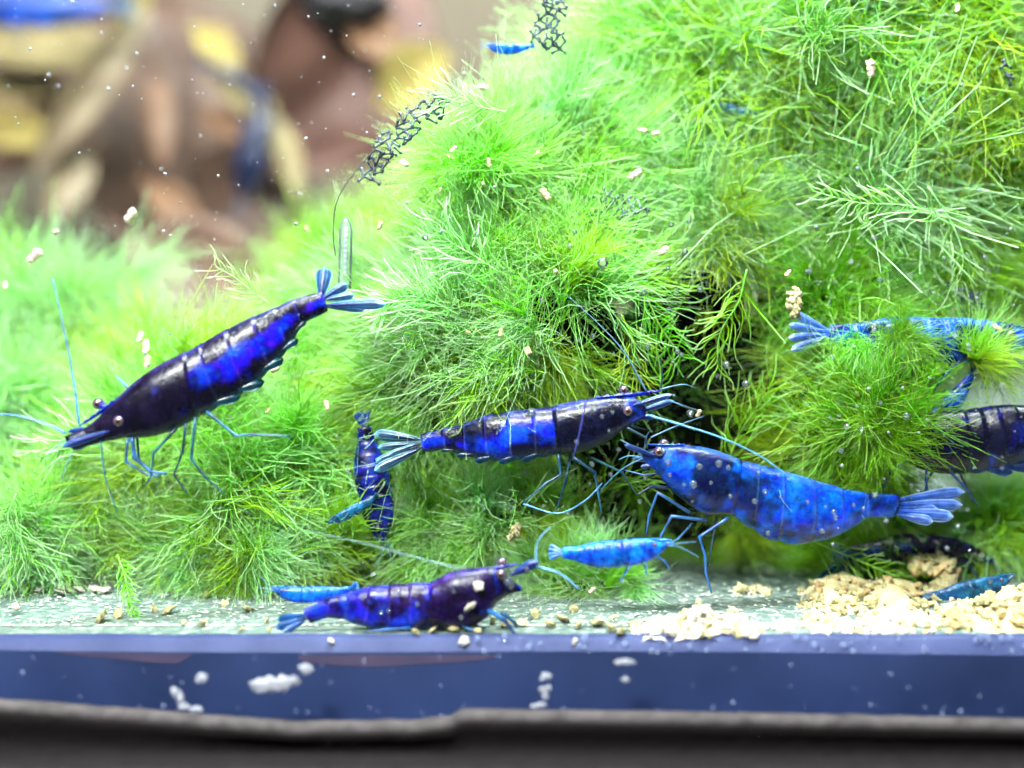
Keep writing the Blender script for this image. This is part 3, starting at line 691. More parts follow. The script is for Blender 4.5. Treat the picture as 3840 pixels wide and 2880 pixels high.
    for i, spec in enumerate(legs):
        pts, near, rr = spec[0], spec[1], (spec[2] if len(spec) > 2 else legr)
        tint = spec[3] if len(spec) > 3 else legc
        tint = tuple(0.6 * q for q in tint)
        yo = Ys[4] + (-1 if near else 1) * wmid(4) * 0.45
        w3 = [P(x, y, yo + (-1 if near else 1) * wmid(4) * 0.35 * (j / max(1, len(pts) - 1))) for j, (x, y) in enumerate(pts)]
        fine = []; rad = []
        for j in range(len(w3) - 1):
            for q in range(4):
                uu = q / 4; fine.append(w3[j].lerp(w3[j + 1], uu))
                g = (j + uu) / (len(w3) - 1); rad.append(rr * 0.8 * k0 * (1 - 0.55 * g) * (1.22 if q == 0 and j else 1.0 - 0.1 * math.sin(math.pi * uu)))
        fine.append(w3[-1]); rad.append(rr * k0 * 0.3)
        V, F = tube([p - root for p in fine], rad, 7)
        cc = [mixc(mixc(tint, edgec, 0.04), mixc(tint, dark, 0.75), sstep(-0.3, 0.4, noise.noise(v * 9 + so))) for v in V]
        ob('leg', mesh('leg', V, F, True, cc), M_leg, e)
    for i, spec in enumerate(feelers):
        pts, rr = spec[0], spec[1]
        tint = spec[2] if len(spec) > 2 else mixc(legc, (0.25, 0.42, 0.7), 0.4)
        w3 = catmull([P(p[0], p[1], p[2] if len(p) > 2 else Yh) for p in pts], 30)
        V, F = tube([p - root for p in w3], [rr * 0.72 * k0 * (1 - 0.65 * j / 29) for j in range(30)], 6)
        ob('antenna', mesh('antenna', V, F, True, [tint] * len(V)), M_leg, e)
    if pleo:
        for s in range(5, min(10, n - 1)):
            _, b = at(s + 0.5); a, _ = at(s + 0.5)
            hh = (a - b); back = (B3[s + 1] - B3[s]).normalized()
            bs = b + hh * 0.12; tp = b - hh.normalized() * (0.015 * hh.length) + back * (0.5 * hh.length)
            for yo in (-0.4, 0.4):
                off = Vector((0, yo * hh.length * 0.5 * kwid, 0))
                V, F, cc = blade(bs + off, tp + off, 0.2 * hh.length, 0.01, mixc(legc, dark, 0.3), mixc(legc, dark, 0.6), nu=8, nv=4, ribs=False, nrm=Vector((0.25, -1, 0.1)).normalized())
                ob('swimmeret', mesh('swimmeret', [v - root for v in V], F, True, cc), M_fin, e)
    return e

def pal_fun(seed, s, u, cs, tt):
    """where on the body the shell is dark (negative) or vivid (positive)"""
    if seed == 1:
        if s == 0: return -0.85 + (0.25 if cs < -0.3 and u > 0.7 else 0)
        side = math.exp(-((cs - 0.0) / 0.42) ** 2)
        return -0.75 + 1.25 * side * (1 if s <= 8 else 0.8) + (0.25 if s >= 8 else 0) - (0.45 if cs > 0.35 and u < 0.75 else 0)
    if seed == 2:
        if s == 0: return -0.55 + (0.45 if u < 0.35 else 0) + (0.3 if cs > 0.6 else 0)
        return -0.35 + 0.75 * math.exp(-((cs + 0.1) / 0.5) ** 2) + (0.15 if s in (6, 7, 8) else -0.1)
    if seed == 3:
        if s == 0: return 0.0 + (0.15 if u < 0.6 else -0.1)
        return 0.28 + (0.25 if s >= 8 else 0) - (0.25 if s == 5 else 0)
    if seed == 4:
        if s == 0: return -0.55 + (0.5 if u < 0.45 and cs > -0.2 else 0)
        return 0.05 + (0.15 if s >= 7 else -0.1)
    if seed in (6, 11): return -0.7 + (0.4 if s >= 6 else 0)
    return 0.15 + (0.1 if s else 0)

PAL_A = ((0.003, 0.001, 0.012), (0.002, 0.001, 0.40), (0.07, 0.05, 0.36), (0.006, 0.13, 0.20), (0.003, 0.012, 0.14), (0.16, 0.48, 0.80))
PAL_B = ((0.001, 0.001, 0.014), (0.002, 0.016, 0.42), (0.10, 0.13, 0.55), (0.006, 0.09, 0.22), (0.002, 0.008, 0.07), (0.26, 0.66, 0.82))
PAL_C = ((0.001, 0.006, 0.050), (0.001, 0.045, 0.44), (0.07, 0.19, 0.62), (0.010, 0.13, 0.42), (0.006, 0.07, 0.45), (0.36, 0.56, 0.90))
PAL_D = ((0.007, 0.001, 0.030), (0.006, 0.018, 0.42), (0.13, 0.08, 0.50), (0.010, 0.15, 0.48), (0.003, 0.04, 0.26), (0.04, 0.24, 0.48))
PAL_E = ((0.002, 0.04, 0.34), (0.004, 0.12, 0.72), (0.06, 0.28, 0.80), (0.02, 0.22, 0.66), (0.01, 0.13, 0.55), (0.10, 0.40, 0.80))
PAL_F = ((0.001, 0.001, 0.010), (0.003, 0.008, 0.16), (0.008, 0.010, 0.07), (0.010, 0.05, 0.20), (0.006, 0.03, 0.22), (0.08, 0.2, 0.5))
PAL_G = ((0.001, 0.008, 0.05), (0.003, 0.04, 0.30), (0.05, 0.16, 0.45), (0.01, 0.08, 0.24), (0.003, 0.03, 0.12), (0.16, 0.40, 0.62))
PAL_H = ((0.004, 0.005, 0.012), (0.010, 0.014, 0.045), (0.05, 0.06, 0.10), (0.02, 0.03, 0.06), (0.01, 0.02, 0.06), (0.05, 0.07, 0.14))
PAL_T = ((0.003, 0.03, 0.08), (0.006, 0.09, 0.22), (0.06, 0.2, 0.36), (0.02, 0.12, 0.22), (0.01, 0.07, 0.16), (0.08, 0.25, 0.36))

def ca(l): return [(160 + .633 * x, 900 + .633 * y) for x, y in l]
def cb(l): return [(1300 + .633 * x, 1350 + .633 * y) for x, y in l]
def cc_(l): return [(2240 + .7233 * x, 1500 + .7233 * y) for x, y in l]
def cd(l): return [(900 + .633 * x, 1950 + .633 * y) for x, y in l]
BRIGHT = (0.03, 0.22, 0.75)
# A: dark purple shrimp swimming over the moss
shrimp('dark purple black shrimp with blue sides climbing down over the moss',
       ca([(130, 1165), (270, 1100), (410, 970), (550, 835), (710, 728), (852, 662), (938, 612), (1090, 527), (1250, 450), (1375, 400), (1490, 350), (1655, 305)]),
       ca([(185, 1245), (330, 1205), (480, 1175), (640, 1165), (790, 1120), (930, 1045), (1060, 975), (1215, 885), (1355, 755), (1460, 635), (1545, 500), (1690, 420)]),
       0.55, 0.95, PAL_A, 1, kwid=0.62, eyer=22,
       eyes=[(*ca([(452, 1072)])[0], True), (*ca([(328, 970)])[0], False)],
       fins=[(*ca([(1650, 345), (1672, 168)]), 82, 0.12), (*ca([(1660, 345), (1805, 262)]), 50, 0.06), (*ca([(1660, 355), (1845, 325)]), 40, 0.0), (*ca([(1670, 385), (2030, 380)]), 55, -0.1), (*ca([(1670, 395), (1910, 412)]), 36, -0.02)],
       scales=[(*ca([(400, 1130), (120, 1222)]), 40), (*ca([(360, 1150), (185, 1245)]), 30), (*ca([(340, 1110), (150, 1135)]), 28)],
       rostrum=ca([(450, 935), (215, 1105)]),
       legs=[(ca([(530, 1170), (545, 1290), (640, 1370), (735, 1385)]), True, 12, BRIGHT), (ca([(505, 1180), (492, 1310), (610, 1385), (690, 1400)]), True, 8, BRIGHT), (ca([(560, 1170), (570, 1300), (650, 1390), (610, 1450)]), False, 7, BRIGHT),
             (ca([(790, 1115), (655, 1265), (640, 1400)]), True, 9), (ca([(848, 1085), (830, 1250), (778, 1390), (860, 1505)]), True, 8, (0.004, 0.05, 0.08)), (ca([(905, 1050), (880, 1295), (960, 1400), (1085, 1510)]), True, 8.5), (ca([(970, 1015), (1145, 1160), (1250, 1152), (1465, 1162)]), True, 8, (0.01, 0.15, 0.36)), (ca([(560, 960), (490, 860), (440, 812)]), False, 8, BRIGHT)],
       feelers=[(ca([(215, 1090), (190, 880), (140, 600), (60, 230)]), 6.5, (0.06, 0.18, 0.45)), (ca([(135, 1145), (20, 1090), (-150, 1040), (-300, 1030)]), 6.5, (0.06, 0.18, 0.45)), (ca([(180, 1260), (140, 1330), (110, 1420)]), 4), (ca([(345, 1195), (370, 1400), (420, 1550), (450, 1640)]), 5, (0.02, 0.12, 0.2)), (ca([(130, 1190), (60, 1240), (20, 1300)]), 3.5)])
# B: navy striped shrimp in the middle
shrimp('glossy navy shrimp with cobalt stripes hovering in front of the dark hollow',
       cb([(1770, 255), (1705, 226), (1620, 218), (1500, 222), (1360, 240), (1225, 272), (1100, 288), (950, 305), (812, 330), (690, 378), (570, 405), (435, 440)]),
       cb([(1770, 335), (1725, 360), (1645, 410), (1545, 480), (1400, 540), (1240, 565), (1120, 575), (970, 590), (830, 588), (700, 565), (580, 535), (455, 545)]),
       1.0, 1.25, PAL_B, 2, kwid=0.62, eyer=20,
       eyes=[(*cb([(1665, 302)])[0], True), (*cb([(1640, 178)])[0], False)],
       fins=[(*cb([(440, 470), (165, 440)]), 62, 0.1), (*cb([(445, 490), (185, 520)]), 40, 0.04), (*cb([(445, 500), (175, 600)]), 42, -0.02), (*cb([(450, 515), (165, 655)]), 54, -0.08), (*cb([(450, 485), (250, 560)]), 30, -0.05)],
       scales=[(*cb([(1690, 270), (1925, 205)]), 32), (*cb([(1690, 320), (1935, 240)]), 32), (*cb([(1690, 345), (1830, 335)]), 28)],
       rostrum=cb([(1480, 222), (1865, 182)]),
       legs=[(cb([(1255, 560), (1268, 680), (1180, 730), (1050, 845)]), True, 9), (cb([(1325, 570), (1295, 720), (1240, 895)]), False, 7), (cb([(1340, 575), (1470, 665), (1490, 790), (1510, 905)]), True, 9), (cb([(1430, 570), (1630, 665), (1720, 800)]), False, 8, (0.01, 0.10, 0.14)), (cb([(1650, 395), (1772, 460), (1782, 525)]), True, 8, (0.01, 0.06, 0.12)), (cb([(1690, 390), (1770, 412)]), False, 7)],
       feelers=[([(2425, 1470, 1.0), (2340, 1320, 1.1), (2240, 1210, 1.2), (2130, 1110, 1.3)], 5, (0.03, 0.09, 0.17)), ([(2478, 1455, 1.0), (2484, 1400, 1.0), (2476, 1340, 1.0)], 5, (0.005, 0.02, 0.06)), ([(2440, 1560, 0.9), (2560, 1595, 0.85), (2700, 1640, 0.8), (2850, 1710, 0.75), (2960, 1790, 0.7)], 6.5, (0.06, 0.22, 0.42)),
                ([(2480, 1458, 1.0), (2560, 1442, 1.0), (2610, 1455, 1.1)], 3.5), ([(2480, 1490, 1.0), (2560, 1520, 1.0), (2620, 1540, 1.1)], 3.5), ([(2196, 1500, 0.62), (2178, 1600, 0.6), (2150, 1715, 0.62)], 5.5, (0.05, 0.05, 0.32)), ([(1962, 1890, 0.9), (2090, 1925, 0.85), (2190, 1880, 0.85), (2260, 1810, 0.9)], 5, (0.05, 0.2, 0.42)), ([(2440, 1640, 0.9), (2530, 1600, 0.9), (2640, 1560, 1.0)], 3.5)])
# C: bright blue shrimp meeting it head on
shrimp('large bright blue shrimp with swollen belly facing the navy striped shrimp',
       cc_([(235, 270), (310, 248), (400, 234), (500, 238), (620, 262), (742, 308), (835, 332), (962, 366), (1120, 412), (1260, 455), (1400, 480), (1565, 492)]),
       cc_([(235, 310), (300, 365), (355, 435), (445, 520), (560, 588), (690, 592), (800, 668), (935, 732), (1110, 735), (1270, 690), (1400, 612), (1535, 608)]),
       1.05, 1.45, PAL_C, 3, kwid=0.62, eyer=20,
       eyes=[(*cc_([(318, 268)])[0], True), (*cc_([(345, 228)])[0], False)],
       fins=[(*cc_([(1540, 520), (1900, 475)]), 64, 0.1), (*cc_([(1540, 540), (1890, 545)]), 60, 0.05), (*cc_([(1540, 560), (1760, 560)]), 40, 0), (*cc_([(1540, 575), (1845, 605)]), 66, -0.05), (*cc_([(1540, 590), (1740, 630)]), 52, -0.1)],
       scales=[(*cc_([(310, 295), (140, 232)]), 28), (*cc_([(310, 315), (185, 305)]), 26), (*cc_([(320, 340), (225, 345)]), 24)],
       rostrum=cc_([(450, 232), (265, 232)]),
       legs=[(cc_([(365, 455), (275, 450), (205, 492)]), True, 9, (0.004, 0.02, 0.05)), (cc_([(480, 585), (312, 480), (268, 600), (252, 705)]), True, 9), (cc_([(570, 625), (385, 602), (332, 700), (320, 765)]), True, 10), (cc_([(680, 610), (600, 662), (528, 710), (558, 800), (562, 895), (592, 1000)]), True, 10, (0.015, 0.16, 0.62)), (cc_([(620, 600), (598, 720), (575, 860)]), False, 7, (0.01, 0.06, 0.14)), (cc_([(330, 380), (240, 390), (130, 360)]), False, 6)],
       feelers=[(cc_([(230, 290), (180, 240), (120, 205)]), 4, (0.2, 0.45, 0.75)), (cc_([(230, 295), (160, 290), (110, 310)]), 4, (0.1, 0.3, 0.6)), (cc_([(240, 300), (140, 350), (60, 420), (10, 480)]), 4, (0.03, 0.15, 0.3)), (cc_([(245, 280), (250, 200), (280, 150)]), 3.5, (0.02, 0.1, 0.2)), (cc_([(945, 470), (960, 520), (1010, 580)]), 3.5, (0.1, 0.28, 0.7))], pleo=False)
# D: violet blue shrimp on the floor by the pane
shrimp('violet blue shrimp with dark hunched head resting on the floor at the seam',
       cd([(1655, 392), (1600, 345), (1530, 292), (1410, 284), (1255, 308), (1130, 368), (1010, 375), (890, 385), (770, 395), (650, 430), (520, 462), (375, 535)]),
       cd([(1668, 418), (1600, 440), (1525, 490), (1460, 580), (1330, 640), (1130, 642), (1010, 640), (880, 640), (740, 630), (620, 592), (520, 580), (420, 612)]),
       0.31, 0.31, PAL_D, 4, kwid=0.58, eyer=22,
       eyes=[(*cd([(1545, 322)])[0], True), (*cd([(1550, 255)])[0], False)],
       fins=[(*cd([(395, 560), (225, 590)]), 40, 0.08), (*cd([(395, 575), (215, 640)]), 44, 0), (*cd([(400, 585), (255, 665)]), 38, -0.08)],
       scales=[(*cd([(1600, 330), (1765, 245)]), 52), (*cd([(1560, 400), (1670, 408)]), 40)],
       rostrum=cd([(1450, 288), (1650, 262)]),
       legs=[(cd([(1450, 520), (1565, 590), (1640, 690)]), True, 16, (0.02, 0.20, 0.60)), (cd([(1550, 545), (1630, 610), (1650, 685)]), False, 12, (0.01, 0.10, 0.2)), (cd([(1010, 640), (870, 648), (735, 662)]), True, 10, (0.02, 0.2, 0.7)), (cd([(1300, 620), (1370, 650), (1430, 672)]), True, 8), (cd([(1380, 620), (1450, 640), (1500, 672)]), False, 8)],
       feelers=[(cd([(1755, 255), (1758, 150), (1790, 90), (1840, 40)]), 6, (0.15, 0.33, 0.55)), (cd([(1760, 275), (1900, 320), (2010, 410)]), 7, (0.14, 0.36, 0.75)), (cd([(1300, 290), (1000, 210), (700, 130), (380, 60)]), 3.2, (0.14, 0.24, 0.30))], pleo=False)

ST = [0, .06, .14, .23, .33, .43, .52, .61, .70, .79, .88, 1.0]
HH = [.018, .045, .078, .095, .104, .104, .106, .106, .098, .080, .058, .042]
def small(label, b0, b1, b2, Yh, Yt, pal, seed, fat=1.0, flip=1, fin=0.16, legs=True, feel=True, **kw):
    """shrimp along a bent line head -> tail; flip = 1 when the back is towards the top of the picture"""
    b0, b1, b2 = Vector(b0), Vector(b1), Vector(b2)
    sp_ = [(1 - t) ** 2 * b0 + 2 * t * (1 - t) * b1 + t * t * b2 for t in ST]
    Lp = sum((sp_[i + 1] - sp_[i]).length for i in range(11)); top = []; bot = []
    for i, p in enumerate(sp_):
        d = (sp_[min(i + 1, 11)] - sp_[max(i - 1, 0)]).normalized(); nrm = Vector((d.y, -d.x))
        if abs(nrm.y) > 1e-6 and nrm.y * flip > 0: nrm = -nrm
        h = HH[i] * Lp * fat
        top.append(tuple(p + nrm * h)); bot.append(tuple(p - nrm * h))
    d = (sp_[11] - sp_[10]).normalized(); nn = Vector((-d.y, d.x)); tb = sp_[11] - d * (0.02 * Lp)
    fins = [(tuple(tb), tuple(tb + (d + nn * a).normalized() * (fin * Lp)), 0.055 * Lp, 0.02 * j) for j, a in enumerate((-0.5, -0.2, 0.1, 0.4))]
    hd = (sp_[0] - sp_[2]).normalized(); up2 = Vector(top[2]) - Vector(bot[2]); up2.normalize()
    ey = Vector(top[2]) * 0.65 + Vector(bot[2]) * 0.35 + hd * (0.03 * Lp)
    lg = []
    if legs:
        for j, i in enumerate((2, 3, 3, 4, 4)):
            s = Vector(bot[i]) + up2 * (0.03 * Lp) + (Vector(bot[i + 1]) - Vector(bot[i])) * (0.5 * (j % 2))
            k1 = s - up2 * (0.075 * Lp) + hd * (0.09 - 0.045 * j) * Lp; k2 = k1 - up2 * (0.09 * Lp) - hd * (0.03 * Lp * (j - 1))
            lg.append(([tuple(s), tuple(k1), tuple(k2)], j % 2 == 0, 0.011 * Lp))
    fe = []
    if feel:
        for a in (0.5, -0.1, -0.6):
            s = sp_[0]; fe.append(([tuple(s), tuple(s + hd * (0.12 * Lp) + up2 * (a * 0.08 * Lp)), tuple(s + hd * (0.28 * Lp) + up2 * (a * 0.3 * Lp))], 0.006 * Lp))
    sc = [(tuple(sp_[1]), tuple(sp_[0] + hd * (0.05 * Lp) + up2 * (0.02 * Lp)), 0.05 * Lp)]
    ro = (tuple(Vector(top[2])), tuple(Vector(top[0]) + hd * (0.06 * Lp) + up2 * (0.012 * Lp)))
    return shrimp(label, top, bot, Yh, Yt, pal, seed, eyes=[(ey.x, ey.y, True)], fins=fins, legs=lg, feelers=fe, scales=sc, rostrum=ro, hi=False, ncirc=24, eyer=0.022 * Lp, **kw)

small('small azure shrimp drifting below the navy striped shrimp', (2500, 2045), (2310, 2095), (2110, 2072), 0.48, 0.5, PAL_E, 5, fat=1.2, pleo=False, legr=4)
small('big dark navy shrimp at the bare grey wall behind the moss', (3330, 1640), (3640, 1700), (4060, 1560), 1.75, 1.5, PAL_F, 6, fat=1.55)
small('upright blue shrimp half hidden over the dark navy shrimp', (3440, 1600), (3560, 1560), (3645, 1400), 1.9, 1.9, PAL_C, 7, fat=1.15, legs=False, feel=False, pleo=False)
small('half hidden blue shrimp lying level in the moss under the pale ball', (3880, 1270), (3480, 1290), (3110, 1250), 1.9, 1.7, PAL_C, 8, fat=1.05, fin=0.22)
small('dark shrimp hanging upright in the moss behind the pale tail fan', (1440, 2010), (1400, 1850), (1365, 1600), 1.62, 1.7, PAL_F, 9, fat=1.5, flip=-1, legs=False, pleo=False)
small('pale blue shrimp peeping out under the upright dark shrimp', (1240, 1960), (1320, 1920), (1400, 1870), 1.4, 1.45, PAL_T, 10, fat=1.1, legs=False, pleo=False, feel=False)
small('dark blue shrimp crouching under the moss behind the food heap', (3700, 2105), (3480, 2030), (3190, 2070), 2.2, 2.3, PAL_F, 11, fat=1.05)
small('small teal shrimp sitting on the yellow food heap', (3790, 2170), (3650, 2225), (3490, 2235), 1.45, 1.4, PAL_T, 12, fat=1.15, pleo=False, feel=False)
small('tiny blue shrimp lying on the seam by the food heap', (3620, 2392), (3570, 2378), (3510, 2365), 0.42, 0.44, PAL_E, 13, fat=1.0, legs=False, pleo=False, feel=False)
small('tiny azure shrimp at the moss edge near the topmost net scrap', (1835, 175), (1900, 195), (1985, 175), 2.3, 2.4, PAL_E, 14, fat=1.2, legs=False, pleo=False)
small('azure young shrimp gliding over the back of the violet blue shrimp', (1035, 2215), (1130, 2250), (1310, 2210), 0.5, 0.52, PAL_E, 15, fat=1.0, legs=False, pleo=False)
small('out of focus blue shrimp above the yellow leaves', (-180, 20), (100, 40), (420, 30), 13.5, 13.5, PAL_G, 16, fat=1.1, pleo=False, group='shrimps far back')
small('out of focus dark blue shrimp hanging head down among the leaves', (905, 745), (960, 560), (985, 360), 13.5, 13.5, PAL_H, 17, fat=1.5, flip=-1, pleo=False, legs=False, group='shrimps far back')
small('slim grey blue shrimp clinging above the head down one', (1005, 420), (930, 290), (770, 240), 14.0, 14.0, PAL_H, 18, fat=0.8, pleo=False, legs=False, group='shrimps far back')
small('little blue shrimp buried in moss under the tiny azure one', (1990, 415), (2060, 390), (2160, 395), 2.9, 2.9, PAL_E, 19, fat=0.9, legs=False, pleo=False, feel=False)
small('little pale blue shrimp buried in moss above the mint ball', (2660, 400), (2740, 405), (2840, 425), 2.9, 2.9, PAL_E, 20, fat=0.9, legs=False, pleo=False, feel=False)
small('dull dark young shrimp on the floor behind the food heap', (3260, 2090), (3150, 2110), (3060, 2190), 2.2, 2.1, PAL_T, 21, fat=1.0, legs=False, pleo=False, feel=False)

# ------------------------------------------------------------------ dark plastic net scraps
M_net = noise_mat('net_plastic', (0.012, 0.020, 0.034), (0.04, 0.06, 0.085), 500, 0.35, 4, spec=0.6)
def net(label, path, wid, Y, cell=29, seed=0):
    r = random.Random(seed); path = [Vector(p) for p in path]
    nodes = []; seen = {}
    def near(p):
        best = 1e9
        for i in range(len(path) - 1):
            a, b = path[i], path[i + 1]; t = max(0, min(1, (p - a).dot(b - a) / (b - a).length_squared)); best = min(best, (p - a.lerp(b, t)).length)
        return best
    x0 = min(p.x for p in path) - wid; x1 = max(p.x for p in path) + wid; y0 = min(p.y for p in path) - wid; y1 = max(p.y for p in path) + wid
    edges = []
    i = 0; gy = y0; row = 0
    while gy < y1:                                   # honeycomb-like net, jittered
        gx = x0 + (row % 2) * cell * 0.75
        while gx < x1:
            c = Vector((gx, gy))
            ang0 = 0.3
            tri = [c, c + Vector((cell * math.cos(ang0), cell * math.sin(ang0))), c + Vector((cell * math.cos(ang0 + 2.1), cell * math.sin(ang0 + 2.1))), c + Vector((cell * math.cos(ang0 + 4.2), cell * math.sin(ang0 + 4.2)))]
            for k in range(1, 4):
                if near((tri[0] + tri[k]) / 2) < wid * (0.75 + 0.4 * r.random()) and r.random() < 0.8: edges.append((tri[0], tri[k]))
            gx += cell * 1.5
        gy += cell * 0.8; row += 1
    def jit(p): return Vector((p.x + 22 * noise.noise(Vector((p.x * 0.05, p.y * 0.05, seed))), p.y + 22 * noise.noise(Vector((p.x * 0.05, p.y * 0.05, seed + 9)))))
    k = PXCM(Y); parts = []; o0 = P(path[0].x, path[0].y, Y)
    for a, b in edges:
        a, b = jit(a), jit(b)
        za = Y + 0.12 * noise.noise(Vector((a.x * 0.012, a.y * 0.012, seed))); zb = Y + 0.12 * noise.noise(Vector((b.x * 0.012, b.y * 0.012, seed)))
        A = P(a.x, a.y, za); B = P(b.x, b.y, zb)
        parts.append(tube([A - o0, A.lerp(B, 0.3) - o0, A.lerp(B, 0.7) - o0, B - o0], [8.2 * k, 4 * k, 3.9 * k, 8 * k], 5))
    V, F = joinm(parts)
    return tag(ob('net_scrap', mesh('net_scrap', V, F), M_net, loc=o0), label, 'net', 'scraps of dark plastic net in the moss')
net('longest dark net scrap hanging down the moss edge', [(1640, 400), (1560, 440), (1500, 500), (1430, 570), (1385, 660)], 42, 1.75, seed=1)
net('dark net scrap sticking out of the moss top', [(2090, -20), (2070, 60), (2030, 130), (2080, 160)], 46, 2.1, seed=2)
net('dark net scrap sunk in the moss over the hollow', [(2215, 800), (2300, 760), (2370, 810), (2400, 790)], 48, 1.95, seed=3)
net('short thin net scrap in the yellow green moss', [(3765, 240), (3780, 290), (3800, 330)], 14, 2.0, 26, seed=4)
net('dull net scrap lying on the floor by white flakes', [(10, 2190), (50, 2180), (95, 2205)], 16, 2.1, 26, seed=5)
net('greenish net scrap at the moss edge by the grey wall', [(3560, 1080), (3620, 1110), (3690, 1140)], 22, 2.3, 30, seed=6)

# ------------------------------------------------------------------ clear tube, thread
M_tube = clear_mat('tube_clear', (0.93, 0.98, 0.96), 0.95, 0.35, (0.75, 0.95, 0.95), 0.10)
tY = 1.75; tk = PXCM(tY)
ta = P(1292, 1085, tY); tb_ = P(1298, 815, tY)
te = empty('clear_tube', ta, 'short clear tube with white beads standing in the moss behind the raised tail', 'tube')
pts = [ta.lerp(tb_, i / 12) for i in range(13)]; rad = [26 * tk] * 10 + [25 * tk, 19 * tk, 8 * tk]
V, F = tube([p - ta for p in pts], rad, 20); ob('tube_wall', mesh('tube_wall', V, F), M_tube, te)
M_bead = noise_mat('bead_white', (0.62, 0.80, 0.86), (0.85, 0.93, 0.95), 600, 0.2, 3, spec=0.8)
for i in range(9):
    c = ta.lerp(tb_, 0.22 + 0.075 * i); V, F = lump(2, i + 20, 0.2, 1.4, 9 * tk, 9 * tk, 12 * tk)
    ob('bead', mesh('bead', [v + c - ta for v in V], F), M_bead, te)
V, F = tube(catmull([P(1410, 555, 1.5), P(1320, 660, 1.5), P(1262, 760, 1.5), P(1250, 880, 1.5), P(1258, 960, 1.5)], 30), 2.2 * PXCM(1.5), 5)
tag(ob('thread', mesh('thread', V, F), M_dark), 'thin dark thread curving down beside the clear tube', 'thread')

# ------------------------------------------------------------------ food: pellets, heaps, crumbs
M_pel = noise_mat('pellet_tan', (0.46, 0.33, 0.17), (0.74, 0.60, 0.40), 700, 0.7, 5, bump=0.5, objrand=0.25)
M_pink = noise_mat('pellet_pink', (0.62, 0.44, 0.32), (0.88, 0.76, 0.66), 700, 0.7, 5, bump=0.5, objrand=0.2)
M_white = noise_mat('crumb_white', (0.40, 0.35, 0.27), (0.60, 0.56, 0.48), 500, 0.8, 5, bump=0.4, objrand=0.15)
M_cream = noise_mat('crumb_cream', (0.36, 0.31, 0.13), (0.56, 0.51, 0.29), 450, 0.8, 5, bump=0.5, objrand=0.35)
M_ochre = noise_mat('crumb_ochre', (0.36, 0.24, 0.10), (0.62, 0.46, 0.22), 450, 0.8, 5, bump=0.5, objrand=0.4)
M_stone = noise_mat('crumb_stone', (0.08, 0.09, 0.08), (0.22, 0.22, 0.2), 450, 0.6, 5, bump=0.5)
pel_me = []
for i in range(4):
    n = 9; pts = [Vector((0.03 * noise.noise(Vector((j, i, 0))), 0, -0.5 + j / (n - 1))) for j in range(n)]
    V, F = tube(pts, [0.26 * (0.6 if j in (0, n - 1) else 1) * (1 + 0.25 * noise.noise(Vector((j * 0.9, i * 3, 1)))) for j in range(n)], 9)
    V = [v + Vector((noise.noise(v * 5), noise.noise(v * 5 + Vector((9, 0, 0))), noise.noise(v * 4))) * 0.16 for v in V]
    pel_me.append((V, F))
pm = {}
def pellet(label, x, y, Lpx, ang, Y, mat=M_pel):
    key = (R.randrange(4), mat.name)
    if key not in pm:
        V, F = pel_me[key[0]]; pm[key] = mesh('food_pellet', V, F); pm[key].materials.append(mat)
    o = bpy.data.objects.new('food_pellet', pm[key]); C.objects.link(o); o.location = P(x, y, Y) * S
    s = 0.85 * Lpx * PXCM(Y); o.scale = (s, s, s); o.rotation_euler = (R.uniform(-.4, .4), math.radians(ang), R.uniform(0, 3))
    return tag(o, label, 'fish food', 'food pellets caught in the moss')
pellet('fat pinkish pellet at the foot of the longest net scrap', 1516, 612, 52, 70, 1.55, M_pink)
for lab, L_ in (('short tan food pellet lodged in the moss', [(1690, 590, 40, 60, 1.9), (1833, 612, 46, 25, 1.7), (1812, 692, 34, 120, 1.6), (2045, 728, 60, 40, 1.5), (1425, 845, 36, 30, 1.6), (1980, 1317, 58, 75, 1.25), (1755, 1245, 26, 80, 1.3), (1878, 1247, 40, 25, 1.3), (1225, 1520, 44, 30, 1.5), (1030, 1385, 46, 110, 1.6), (2085, 1020, 38, 110, 1.3), (2490, 940, 56, 70, 1.3), (2460, 500, 40, 80, 1.9), (2410, 490, 40, 100, 2.1), (870, 1780, 36, 70, 1.7), (1005, 1540, 26, 40, 1.8), (1150, 860, 30, 30, 2.6), (3740, 1230, 44, 60, 1.6), (3215, 1480, 34, 65, 1.5), (2955, 1025, 34, 40, 1.3), (2015, 575, 30, 50, 1.8), (2620, 1550, 34, 20, 1.3), (1200, 2240, 30, 20, 1.6), (1650, 715, 26, 20, 1.6)]),
                ('pale pink food pellet showing against the moss', [(525, 1265, 46, 20, 1.7), (548, 1300, 56, 10, 1.7), (552, 1355, 52, 5, 1.75), (490, 810, 70, 140, 2.4), (130, 960, 80, 50, 2.2), (3265, 255, 70, 5, 1.7), (3590, 30, 40, 20, 2.0), (2382, 655, 60, 120, 1.8), (2220, 2215, 40, 60, 1.0), (60, 2275, 52, 85, 0.9), (20, 1070, 34, 30, 2.0), (210, 870, 40, 100, 2.2), (1700, 560, 34, 40, 1.5), (1810, 330, 46, 100, 2.2)])):
    for a in L_: pellet(lab, *a, M_pink if 'pink' in lab else M_pel)

